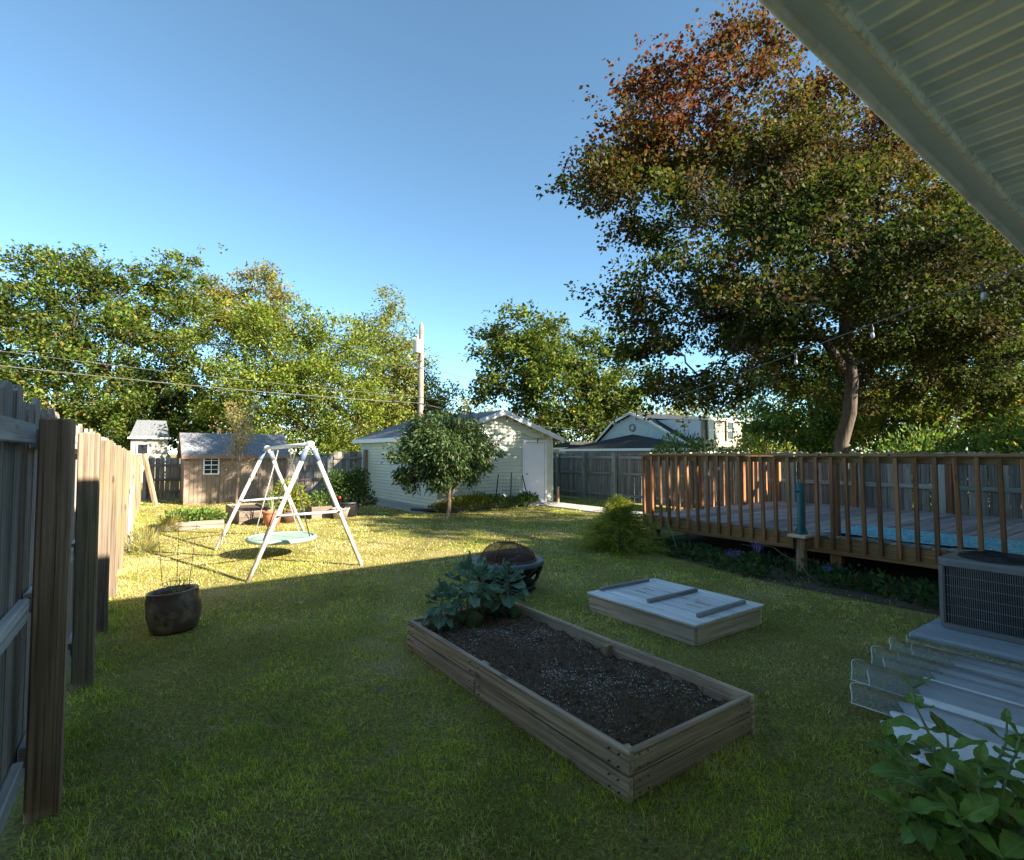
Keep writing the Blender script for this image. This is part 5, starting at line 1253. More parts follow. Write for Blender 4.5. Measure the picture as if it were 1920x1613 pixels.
# ------------------------------------------------------------------ neighbour houses
nh = thing('neighbour_house', (21, 21, 0), 'pale blue gambrel house with black roof and cream dormer beyond the fence', 'house')
def nl(x, y, z): return (x - 21, y - 21, z)
def poly(b, pts): b.add([nl(*p) for p in pts], [tuple(range(len(pts)))])
MB().box(nl(27.3, 20.6, 1.0), (7.2, 6.6, 2.0)).build('wall', 'house_blue', nh)
gam = [(23.95, 2.35), (22.55, 3.38), (21.2, 3.86), (19.85, 3.38), (17.4, 2.1), (17.4, 1.6), (23.95, 1.6)]
MB().prism([(y - 21, z) for y, z in gam], 23.7 - 21, 30.6 - 21, 'yz').build('gable_wall', 'house_blue', nh)
lapm = MB(); z = 2.02
def gw_at(z):
    def side(pts):
        for (y0, z0), (y1, z1) in zip(pts, pts[1:]):
            if min(z0, z1) <= z <= max(z0, z1): return y0 + (y1 - y0) * (z - z0) / (z1 - z0)
        return None
    return side([(17.4, 2.0), (19.85, 3.38), (21.2, 3.86)]), side([(23.95, 2.0), (23.95, 2.35), (22.55, 3.38), (21.2, 3.86)])
while z < 3.72:
    a, c = gw_at(z + 0.06)
    if a and c:
        o_ = len(lapm.v); lapm.add([nl(23.69, a + .03, z + .13), nl(23.69, c - .03, z + .13), nl(23.665, c - .03, z), nl(23.665, a + .03, z), nl(23.69, c - .03, z), nl(23.69, a + .03, z)], [(0, 1, 2, 3), (3, 2, 4, 5)])
    z += 0.13
lapm.build('siding', 'house_blue', nh)
up = [(24.05, 2.28), (22.6, 3.42), (21.2, 3.93), (19.8, 3.42), (17.1, 2.0)]
for i in range(4):
    (y0, z0), (y1, z1) = up[i], up[i + 1]
    MB().prism([(y0 - 21, z0), (y1 - 21, z1), (y1 - 21, z1 + .07), (y0 - 21, z0 + .07)], 23.45 - 21, 30.8 - 21, 'yz').build('roof', 'shingle_black', nh)
    MB().prism([(y0 - 21, z0 - .06), (y1 - 21, z1 - .06), (y1 - 21, z1 + .085), (y0 - 21, z0 + .085)], 23.40 - 21, 23.44 - 21, 'yz').build('rake_trim', 'trim_white', nh)
# round vent
vt = MB(); vt.ring(nl(23.64, 21.2, 3.10), 0.19, 0.045, 28, 8, 'x'); vo_ = vt.build('round_vent', 'shingle_grey', nh)
MB().lathe([(0, 0), (0.17, 0), (0.17, 0.02), (0, 0.02)], 24).build('louvre', 'house_blue', vo_, nl(23.66, 21.2, 3.10), (0, R(-90), 0))
lampb = MB(); lampb.box(nl(23.55, 20.9, 3.62), (0.1, 0.1, 0.16)); lampb.build('flood_lamp', 'steel_grey', nh)
# front hip roof over the porch
hip = MB(); ez, ex = 1.86, 21.4
pts = dict(a=(ex, 25.0, ez), b=(ex, 15.2, ez), c=(23.7, 16.8, ez + .1), d=(23.69, 21.2, 2.72), e=(23.7, 25.0, ez + .15))
hip.add([nl(*pts[k]) for k in 'abcde'], [(0, 1, 3), (1, 2, 3), (0, 3, 4)]); hip.build('hip_roof', 'shingle_black', nh)
MB().box(nl(ex - .02, 20.1, ez - .05), (0.06, 9.9, 0.13)).build('gutter', 'trim_white', nh)
MB().box(nl(ex + .3, 20.2, 0.88), (0.1, 9.2, 1.75)).build('porch_wall', 'grey_house', nh)
MB().prism([(25.0 - 21, 1.95), (28.3 - 21, 1.95), (28.3 - 21, 2.02), (25.0 - 21, 2.35)], 22.2 - 21, 27.0 - 21, 'yz').build('wing_roof', 'shingle_black', nh)
MB().box(nl(22.16, 26.6, 1.92), (0.06, 3.5, 0.11)).build('gutter', 'trim_white', nh)
MB().box(nl(22.5, 26.6, 0.95), (0.1, 3.0, 1.86)).build('wing_wall', 'house_blue', nh)
# dormer
MB().box(nl(26.0, 18.35, 2.72), (3.6, 2.9, 1.55)).build('dormer_wall', 'house_cream', nh)
for k in range(18): board('dormer_board', (0.02, 0.15, 1.50), 'house_white', nh, nl(24.185, 17.0 + k * 0.155 + .06, 2.74), (0, 0, 0), 0.004)
lapm = MB(); z = 1.98
while z < 3.45:
    lapm.add([nl(24.2, 16.9, z + .14), nl(27.8, 16.9, z + .14), nl(27.8, 16.87, z), nl(24.2, 16.87, z), nl(27.8, 16.9, z), nl(24.2, 16.9, z)], [(0, 1, 2, 3), (3, 2, 4, 5)]); z += .14
lapm.build('siding', 'house_cream', nh)
MB().box(nl(26.0, 18.6, 3.53), (3.85, 3.7, 0.08), (R(4), 0, 0)).build('dormer_roof', 'trim_white', nh)
for x_ in (24.85, 26.55):
    wn_ = board('window', (0.62, 0.05, 1.0), 'glass', nh, nl(x_, 16.84, 2.85), (0, 0, 0), 0.0)
    for dx in (-.31, .31): board('frame', (0.08, 0.05, 1.12), 'house_cream', wn_, (dx, -.03, 0), (0, 0, 0), 0.004)
    for dz in (-.5, 0, .5): board('frame', (0.62, 0.052, 0.07), 'trim_white', wn_, (0, -.03, dz), (0, 0, 0), 0.004)
# small grey house far left
lh = thing('neighbour_house', (0.75, 36, 0), 'small grey house in tree shade beyond the back fence', 'house')
MB().box((0, 1.5, 1.25), (1.7, 3.0, 2.5)).build('wall', 'grey_house', lh)
MB().prism([(-0.95, 2.45), (0.95, 2.45), (0.75, 3.45), (-0.6, 3.45)], -0.2, 3.2).build('roof', 'shingle_blue', lh)
MB().box((0.0, -0.22, 2.46), (2.0, 0.1, 0.09)).build('eave_fascia', 'trim_white', lh)
lw = board('window', (0.5, 0.05, 0.6), 'glass', lh, (-0.3, -0.02, 1.85), (0, 0, 0), 0.0)
for dx in (-.26, .26): board('frame', (0.06, 0.05, 0.66), 'trim_white', lw, (dx, -.03, 0), (0, 0, 0), 0.003)
for dz in (-.3, .3): board('frame', (0.58, 0.052, 0.06), 'trim_white', lw, (0, -.03, dz), (0, 0, 0), 0.003)
# steep metal roof at the far right, beyond the deck fence
ms = thing('metal_roof_shed', (17.05, 1.95, 0), 'steep grey corrugated metal roof at the right edge beyond the fence', 'shed')
MB().prism([(-1.15, 0), (1.15, 0), (1.15, 1.4), (0.5, 3.9), (-0.5, 3.9), (-1.15, 1.4)], 0.05, 3.3).build('wall', 'metal_roof', ms, (1.15, 0.3, 0), (0, 0, -YAW - R(44)))
for sg in (-1, 1):
    MB().prism([(sg * 1.17, 1.3), (sg * 1.23, 1.3), (sg * 0.56, 3.95), (sg * 0.50, 3.95)], -0.08, 3.4).build('roof', 'metal_roof', ms, (1.15, 0.3, 0), (0, 0, -YAW - R(44)))
for k in range(9):
    xk = -0.88 + k * 0.22; top = 3.86 if abs(xk) < .5 else 1.4 + (1.15 - abs(xk)) / .65 * 2.45
    b = MB(); b.prism([(xk - .025, 0.02), (xk + .025, 0.02), (xk + .02, top), (xk - .02, top)], 0.022, 0.048); b.build('standing_seam', 'metal_roof', ms, (1.15, 0.3, 0), (0, 0, -YAW - R(44)))

# ------------------------------------------------------------------ utility pole and lines
up_ = thing('utility_pole', (12.0, 25.0, 0), 'tall weathered utility pole with transformer can behind the garage', 'utility pole')
MB().tube([(0, 0, -.2), (0, 0, 4), (0.02, 0, 8.25)], [0.17, 0.15, 0.115], 14).build('pole', 'pole', up_)
MB().lathe([(0, 0), (0.2, 0), (0.22, 0.04), (0.22, 0.62), (0.23, 0.64), (0.2, 0.70), (0.06, 0.74), (0, 0.74)], 20).build('transformer', 'steel_grey', up_, (-0.30, -0.22, 6.7))
ba = MB(); ba.tube([(-0.3, -0.22, 7.44), (-0.3, -0.22, 7.62)], 0.045, 8); ba.lathe([(0.03, 0), (0.07, .02), (.03, .04), (.07, .06), (.03, .08), (0.07, .1), (0, .14)], 10, (0, 0, 8.25)); ba.build('insulator', 'steel_grey', up_)
br_ = MB(); br_.tube([(0, -.1, 6.35), (-0.35, -0.35, 6.25), (-0.75, -0.5, 6.05)], 0.03, 6); br_.build('bracket_arm', 'pit_black', up_)
for z_ in (4.15, 4.5, 6.0): MB().ring((0, 0, z_), 0.155, 0.02, 16, 6).build('band', 'steel_grey', up_)
def wire(a, b, sag, r_, mat, label, n=20, name='power_line'):
    a, b = np.array(a, float), np.array(b, float); pts = []
    for i in range(n + 1):
        t_ = i / n; p = a + (b - a) * t_; p[2] -= sag * 4 * t_ * (1 - t_); pts.append(p - a)
    return tag(MB().tube(pts, r_, 6).build(name, mat, None, tuple(a)), label, 'cable', 'overhead lines behind the yard')
P0 = (12.0, 24.83)
wire((*P0, 4.17), (-22, 25.0, 6.3), 0.55, 0.019, 'wire_pale', 'thick lower overhead line running left from the utility pole')
wire((*P0, 4.5), (-22, 25.1, 6.9), 0.5, 0.010, 'wire_pale', 'thinner overhead line just above the thick one, left of the pole')
wire((*P0, 6.0), (-22, 25.1, 7.9), 0.5, 0.009, 'wire', 'thin upper overhead line left of the utility pole')
wire((*P0, 4.15), (30, 27.0, 3.4), 0.5, 0.024, 'wire', 'thick overhead line sagging right from the pole over the garage roof')
wire((*P0, 4.5), (30, 27.2, 4.0), 0.35, 0.010, 'wire', 'thin overhead line right of the pole above the garage')
wire((*P0, 6.1), (34, 30.0, 5.2), 0.4, 0.009, 'wire', 'upper thin line sloping right from the utility pole into the trees')
sc2 = MB(); sc2.tube([(-0.22, 0, 0), (-0.12, 0, -.01), (0.12, 0, -.01), (0.22, 0, 0)], [0.03, 0.065, 0.065, 0.03], 10)
tag(sc2.build('splice_case', 'wire', None, (10.6, 24.83, 4.19)), 'black splice case on the thick line left of the pole', 'splice case')

# ------------------------------------------------------------------ string lights
def string(name, a, b, sag, nb, label, r_=0.006, mat='wire', start=0.08, end=0.95, dips=0, drop=0.06, skip=()):
    a, b = np.array(a, float), np.array(b, float); t0 = thing(name, tuple(a), label, 'string lights')
    def f(t_):
        p = a + (b - a) * t_; s_ = sag * 4 * t_ * (1 - t_)
        if dips: s_ = sag * abs(math.sin(math.pi * t_ * dips))
        return p - np.array([0, 0, s_]) - a
    MB().tube([f(i / 40) for i in range(41)], r_, 5).build('cable', mat, t0)
    for k in range(nb):
        p = f(start + (end - start) * k / max(1, nb - 1))
        bl = MB().lathe([(0, -drop - .115), (0.012, -drop - .108), (0.023, -drop - .085), (0.022, -drop - .065), (0.014, -drop - .038)], 12).build('bulb', 'bulb', t0, tuple(p))
        sk_ = MB(); sk_.lathe([(0.015, -drop - .04), (0.018, -drop - .03), (0.018, -drop + .02), (0.008, -drop + .03), (0.006, 0.0)], 10); sk_.build('socket', 'socket', bl)
    return t0
string('string_lights', (6.55, 1.16, 3.32), (GX1 + .2, GY0 - OH, 2.16), 0.05, 11, 'pale string light cable running from the house eave to the garage corner', 0.007, 'wire_pale', 0.03, 0.97)
string('string_lights', (GX0 + 1.0, GY0 - .14, 2.25), (GX1 + .1, GY0 - .25, 2.30), 0.20, 5, 'string lights swagged across the garage gable above the door', 0.008, 'wire', 0.1, 0.95, dips=2)
string('string_lights', (GX0 + .55, GY0 - .27, 2.35), (GX1 - .35, GY0 - .27, 2.42), -0.33, 4, 'short string lights tucked under the garage gable peak', 0.005, 'wire', 0.35, 0.8)

# ================================================================== TREES
def maple_cols(p, i):
    n = len(p); z = p[:, 2]
    t_ = np.clip((z - 6.8) / 4.5, 0, 1) * 0.62 + 0.30 * np.clip((11.5 - p[:, 0]) / 3.0, 0, 1) * np.clip((z - 6) / 3, 0, 1) + 0.06 + 0.34 * nz(p, 0.9, 40)
    t_ = np.clip(t_ + RNG.normal(size=n) * 0.18, 0, 1)
    A = np.array([0.034, 0.052, 0.011]); B = np.array([0.075, 0.078, 0.016]); Cc = np.array([0.11, 0.055, 0.022]); D_ = np.array([0.15, 0.042, 0.028])
    s_ = t_[:, None] * 3
    c = np.where(s_ < 1, A + (B - A) * s_, np.where(s_ < 2, B + (Cc - B) * (s_ - 1), Cc + (D_ - Cc) * (s_ - 2)))
    pb = nz(p, 1.6, 41)[:, None] > 0.35
    c = np.where(pb, c * 0.55 + np.array([0.035, 0.016, 0.015]), c)
    return jitter_cols(c * 0.95, n, 0.4, 0.15)
mb = blobs_px([(1188, 200, 12.6, 48, 70), (1163, 300, 12.6, 40, 50), (1268, 185, 13, 62, 60), (1380, 125, 13, 70, 75), (1480, 130, 13.6, 60, 60), (1560, 230, 13.8, 100, 95), (1430, 270, 12.6, 110, 95), (1308, 290, 12.6, 105, 95),
    (1218, 320, 12.4, 75, 80), (1143, 345, 12.0, 42, 32), (1208, 440, 12.0, 75, 70), (1318, 420, 12.0, 115, 90), (1460, 410, 12.0, 120, 95), (1620, 390, 13.4, 110, 100), (1760, 470, 14, 110, 100), (1203, 545, 12.6, 72, 48),
    (1298, 560, 12.6, 110, 75), (1420, 560, 12.2, 110, 80), (1258, 650, 13, 80, 55), (1370, 660, 13, 95, 60), (1183, 600, 13, 45, 32), (1560, 520, 14.8, 105, 85), (1720, 600, 15.2, 110, 70), (1860, 580, 15, 100, 90), (1273, 725, 13.5, 60, 32), (1480, 640, 15.5, 85, 50), (1340, 730, 14.5, 70, 28),
    (1660, 220, 16, 90, 90), (1800, 380, 17, 100, 90), (1400, 350, 16, 130, 110), (1560, 330, 17, 130, 120)])
mb += blobs_px([(1650, 640, 15.6, 80, 45), (1780, 680, 16, 100, 60), (1890, 690, 15.6, 90, 70), (1520, 610, 13.6, 70, 45), (1480, 700, 15.5, 70, 34), (1680, 720, 16.8, 80, 40), (1600, 740, 17, 70, 36)])
mb += [(np.array(c), r_) for c, r_ in (((14.2, 4.2, 5.6), (1.9, 1.9, 1.1)), ((13.0, 8.6, 5.2), (1.8, 1.8, 1.0)), ((15.5, 9.2, 6.2), (1.9, 1.9, 1.2)), ((16.5, 4.4, 7.2), (2, 2, 1.4)), ((18.6, 7.0, 7.5), (2, 2, 1.5)), ((16.3, 7.4, 10.0), (2, 2, 1.6)), ((14.6, 6.4, 8.0), (2, 2, 1.4)))]
tree('maple_tree', 'large maple turning red at the top, towering beyond the deck', 'tree', None, (16.3, 6.75, 0), at(1584, 640, 15), 0.22, mb, 14500, 14, 0.10, 0.108, maple_cols, gate=0.04, gs=1.1, droop=0.35, asp=0.8, twigs=10, cl=30, cs=0.62,
     limbs=[([at(1586, 700, 15), at(1548, 640, 14.7), at(1500, 590, 14.2), at(1440, 500, 13.4), at(1390, 470, 12.8)], 0.15, 0.018), ([at(1584, 645, 15), at(1590, 560, 15), at(1625, 470, 14.8), at(1650, 380, 14.6), at(1655, 300, 14.5)], 0.19, 0.03),
            ([at(1590, 620, 15), at(1640, 560, 15), at(1720, 490, 15), at(1830, 415, 15.2)], 0.15, 0.03), ([at(1580, 590, 14.9), at(1560, 480, 14.6), at(1555, 360, 14.2), at(1545, 260, 13.9)], 0.12, 0.018), ([at(1620, 480, 14.8), at(1560, 400, 14.2), at(1470, 330, 13.4)], 0.09, 0.014), ([at(1588, 690, 15), at(1640, 660, 15.4), at(1720, 640, 15.8)], 0.09, 0.02)])

C_R = palette([(0.035, 0.055, 0.010), (0.065, 0.085, 0.015), (0.13, 0.135, 0.022), (0.20, 0.14, 0.03)], [4, 3, 1.5, 0.5], 0.35)
tree('shade_tree', 'dense green tree behind the right end of the deck fence', 'tree', 'trees beyond the fences', (26.0, 4.9, 0), at(1850, 640, 22), 0.28,
     blobs_px([(1720, 520, 21, 110, 80), (1850, 490, 21, 100, 80), (1940, 560, 21, 90, 100), (1680, 640, 21, 90, 80), (1800, 640, 22, 110, 90), (1910, 700, 21, 90, 90), (1720, 740, 20, 90, 70), (1830, 770, 20, 100, 60), (1660, 790, 20, 70, 50), (1930, 800, 20, 80, 50), (1760, 810, 20, 90, 40), (1680, 840, 20, 70, 30), (1800, 845, 20, 80, 30), (1900, 850, 19, 80, 30), (1990, 700, 21, 80, 120)]), 4600, 10, 0.15, 0.2, C_R, gate=-0.1, gs=1.1, asp=0.75, cs=.6)
C_L = palette([(0.06, 0.115, 0.02), (0.10, 0.15, 0.03), (0.16, 0.19, 0.05), (0.045, 0.08, 0.018)], [3, 3, 2, 2])
tree('green_tree', 'low fresh green tree just left of the maple trunk beyond the fence', 'tree', 'trees beyond the fences', (25.0, 10.2, 0), at(1520, 760, 26), 0.16,
     blobs_px([(1500, 740, 25, 75, 60), (1570, 690, 25, 65, 60), (1440, 790, 25, 60, 40), (1560, 780, 24, 80, 50), (1500, 810, 24, 80, 35), (1620, 760, 24, 60, 60), (1420, 820, 24, 60, 25), (1410, 700, 27, 50, 40), (1600, 840, 23, 80, 25), (1500, 845, 24, 80, 20)]), 2900, 10, 0.18, 0.17, C_L, gate=-0.05, gs=1.2, asp=0.6, cs=.55)
C_1 = palette([(0.05, 0.08, 0.014), (0.085, 0.115, 0.02), (0.13, 0.14, 0.025), (0.028, 0.048, 0.010), (0.14, 0.10, 0.025)], [3, 3, 1.6, 3, 0.6], 0.35)
tree('tall_tree', 'tall olive green tree with horizontal sprays at the far left', 'tree', 'trees beyond the fences', (2.6, 37.0, 0), at(200, 700, 34), 0.36,
     blobs_px([(165, 485, 34, 40, 26), (80, 505, 34, 55, 26), (150, 530, 34, 75, 30), (225, 545, 34, 45, 32), (60, 560, 34, 60, 30), (140, 590, 33, 80, 34), (20, 610, 33, 60, 38), (215, 620, 33, 55, 34), (100, 655, 32, 85, 34), (200, 690, 32, 65, 34), (20, 690, 32, 60, 36), (90, 725, 32, 85, 32), (180, 760, 32, 85, 32), (60, 790, 32, 60, 30), (250, 740, 32, 50, 36), (220, 810, 31, 80, 30), (-50, 560, 34, 60, 50), (-60, 680, 33, 70, 60), (110, 815, 32, 80, 25)]), 5000, 11, 0.17, 0.25, C_1, gate=0.0, gs=.8, droop=0.0, asp=0.55, cs=.85)
tree('tall_tree', 'narrower olive tree right of the tallest left tree', 'tree', 'trees beyond the fences', (9.4, 37.0, 0), at(320, 700, 37), 0.30,
     blobs_px([(335, 500, 37, 32, 22), (295, 520, 37, 40, 26), (345, 545, 37, 38, 28), (290, 575, 37, 45, 32), (345, 600, 36, 42, 34), (300, 640, 36, 50, 36), (350, 680, 36, 45, 36), (290, 710, 36, 50, 40), (340, 750, 36, 55, 40), (290, 790, 35, 60, 36), (360, 810, 35, 55, 30)]), 2700, 11, 0.17, 0.25, C_1, gate=0.0, gs=.8, droop=0.0, asp=0.55, cs=.85)
C_3 = palette([(0.13, 0.12, 0.02), (0.17, 0.12, 0.03), (0.10, 0.12, 0.02), (0.2, 0.17, 0.06)], [2, 2, 2, 1])
tree('brown_tree', 'brownish topped tree peeking behind the bright yellow green tree', 'tree', 'trees beyond the fences', (19.5, 41, 0), at(480, 640, 44), 0.3,
     blobs_px([(480, 525, 44, 42, 20), (440, 555, 44, 50, 28), (505, 560, 44, 36, 32), (470, 600, 43, 70, 32), (410, 590, 43, 40, 34)]), 1100, 11, 0.2, 0.26, C_3, gate=-0.1, gs=0.9, asp=0.6, cs=.8)
C_4 = palette([(0.095, 0.135, 0.016), (0.14, 0.17, 0.025), (0.19, 0.195, 0.04), (0.05, 0.078, 0.011), (0.22, 0.20, 0.07)], [3, 3, 1.5, 2.6, 0.5], 0.35)
tree('broad_tree', 'broad bright yellow green tree behind the shed and swing', 'tree', 'trees beyond the fences', (13.6, 30.5, 0), at(530, 760, 33), 0.26,
     blobs_px([(470, 610, 33, 75, 42), (560, 610, 33, 70, 42), (420, 660, 33, 70, 48), (620, 650, 33, 65, 48), (520, 670, 32, 95, 60), (675, 690, 33, 50, 50), (400, 730, 32, 60, 50), (600, 725, 32, 90, 60), (490, 750, 31, 100, 60), (690, 755, 32, 55, 50), (400, 800, 31, 60, 40), (560, 810, 31, 100, 45), (660, 815, 31, 70, 40), (460, 830, 30, 80, 30), (620, 850, 30, 90, 25)]), 5200, 11, 0.19, 0.21, C_4, gate=-0.2, gs=1.0, droop=0.1, asp=0.5, cs=.75)
C_5 = palette([(0.11, 0.135, 0.025), (0.16, 0.175, 0.04), (0.21, 0.20, 0.065), (0.055, 0.08, 0.016), (0.21, 0.16, 0.055)], [3, 3, 1.6, 2.4, 0.6], 0.35)
tree('pointed_tree', 'pale yellow green tree with pointed top behind the utility pole', 'tree', 'trees beyond the fences', (22.0, 37.0, 0), at(740, 720, 41), 0.26,
     blobs_px([(735, 570, 41, 22, 24), (745, 605, 41, 34, 26), (720, 635, 41, 46, 26), (690, 610, 41, 28, 12), (770, 640, 41, 36, 34), (670, 650, 40, 36, 32), (740, 690, 40, 75, 40), (800, 700, 40, 40, 36), (700, 740, 39, 70, 44), (790, 750, 39, 70, 40), (850, 760, 39, 40, 34), (760, 800, 38, 100, 40), (870, 800, 38, 50, 30)]), 3200, 10, 0.2, 0.24, C_5, gate=-0.06, gs=1.0, asp=0.5, cs=.75)
C_6 = palette([(0.05, 0.08, 0.012), (0.085, 0.115, 0.02), (0.14, 0.15, 0.03), (0.03, 0.05, 0.010), (0.24, 0.15, 0.03)], [3, 3, 1.6, 3, 0.35], 0.35)
tree('oak_tree', 'round topped oak behind the garage roof', 'tree', 'trees beyond the fences', (30.6, 29.6, 0), at(1095, 770, 40), 0.34,
     blobs_px([(930, 620, 37, 40, 26), (990, 620, 37, 55, 30), (1050, 640, 37, 50, 30), (920, 670, 37, 42, 34), (990, 670, 36, 75, 40), (1080, 670, 37, 60, 40), (1130, 650, 38, 45, 36), (900, 720, 37, 36, 24), (960, 735, 36, 60, 34), (1040, 730, 36, 70, 40), (1120, 730, 37, 65, 45), (1180, 700, 38, 45, 50), (990, 790, 36, 50, 30), (1100, 800, 37, 70, 30), (1170, 770, 38, 55, 36), (1040, 795, 36, 50, 24)]), 3700, 11, 0.18, 0.25, C_6, gate=0.0, gs=0.8, asp=0.7, cs=.8)
tree('yard_tree', 'broad tree standing behind the house, dappling the lawn with shade', 'tree', 'trees beyond the fences', (17.0, -11.5, 0), (16.8, -11.0, 7.0), 0.3,
     [(np.array(c), r_) for c, r_ in (((15.0, -6.6, 9.3), (1.4, 1.4, 0.9)), ((17.2, -6.2, 9.6), (1.5, 1.5, 0.9)), ((16.0, -8.0, 10.2), (1.5, 1.5, 1.0)), ((17.6, -8.6, 10.6), (1.5, 1.5, 1.0)))], 650, 9, 0.2, 0.2, C_6, gate=0.15, gs=0.9, asp=0.7, cl=12, cs=.7)
for k, (x_, y_, h_, lb) in enumerate(((15.4, 11.6, 2.3, 'leafy shrub behind the fence between the blue house and the maple'), (15.8, 9.3, 2.1, 'pale green shrub behind the fence just left of the maple trunk'), (15.2, 4.6, 2.2, 'green shrub behind the fence right of the maple trunk'), (15.0, 2.9, 2.4, 'tall shrub behind the fence above the turquoise mat'), (14.8, 1.2, 2.3, 'shrub behind the fence at the far right by the metal roof'))):
    plant('hedge_shrub', (x_, y_, 0), lb, 'shrub', [((0, 0, h_ * .55), (0.95, 1.05, h_ * .5)), ((0.3, 0.9, h_ * .45), (0.8, 0.8, h_ * .42)), ((0.1, -0.8, h_ * .5), (0.8, 0.8, h_ * .45))], 4200, 0.12, [GREENS, YELG, C_L, GREENS, YELG][k], 0.55, group='shrubs behind the deck fence')
# far wood closing the horizon
FW = []
for k in range(46):
    px = -260 + k * 52 + RNG.uniform(-15, 15); FW.append((px, 835 - RNG.uniform(10, 60), 62 + RNG.uniform(-6, 8), 46, 42 + RNG.uniform(0, 20)))
V, T, C_ = [], [], []; off = 0
c_far = palette([(0.10, 0.12, 0.02), (0.15, 0.15, 0.03), (0.20, 0.15, 0.05), (0.06, 0.08, 0.018), (0.22, 0.13, 0.06)], [3, 3, 1.4, 2, 0.8])
for (c, r_) in blobs_px(FW):
    m_ = 800; u = unit(RNG.normal(size=(m_, 3))); p = c + u * RNG.uniform(0, 1, (m_, 1)) ** .45 * np.array(r_); p[:, 2] = np.maximum(p[:, 2], 0.2)
    v, t2, cc = leaf_arrays(p, unit(RNG.normal(size=(m_, 3))), unit(RNG.normal(size=(m_, 3)) + [0, 0, .6]), RNG.uniform(.3, .6, m_), RNG.uniform(.2, .4, m_), c_far(p, 0)); V.append(v); T.append(t2 + off); C_.append(cc); off += len(v)
tag(link('far_wood', np_mesh('far_wood', np.concatenate(V), np.concatenate(T), np.concatenate(C_), 'leaf')), 'distant band of mixed trees on the horizon', 'woods', kind='stuff')

# ================================================================== GRASS
def allowed(x, y):
    ok = (x > -0.34 + 0.027 * (y - 3.2)) & (x < 12.85) & (y < 21.9)
    for (x0, x1, y0, y1) in ((BX0 - .02, BX1 + .02, BY0 - .01, BY1 + .01), (3.86, 4.92, 2.79, 4.1), (GX0, GX1, GY0, GY1), (SX0, SX1, SY0, SY1), (7.75, 12.9, -2, 6.75), (10.29, 11.31, 6.9, 13.4), (6.31, 6.95, 13.3, 19.7), (6.95, 10.3, 12.95, 13.4),
                             (5.6, 6.8, .75, 1.85), (3.4, 5.2, -.5, 1.3), (0.58, 1.66, 13.15, 14.3), (2.0, 2.75, 13.5, 15.6), (3.62, 4.12, 13.6, 14.1)):
        ok &= ~((x > x0) & (x < x1) & (y > y0) & (y < y1))
    for (cx, cy, r_) in ((0.36, 5.86, .2), (3.7, 5.3, .34), (2.58, 12.9, .16), (3.02, 13.35, .18), (4.55, 13.75, .28), (4.25, 13.35, .16)):
        ok &= (x - cx) ** 2 + (y - cy) ** 2 > r_ * r_
    return ok
GV, GT, GC = [], [], []; goff = 0
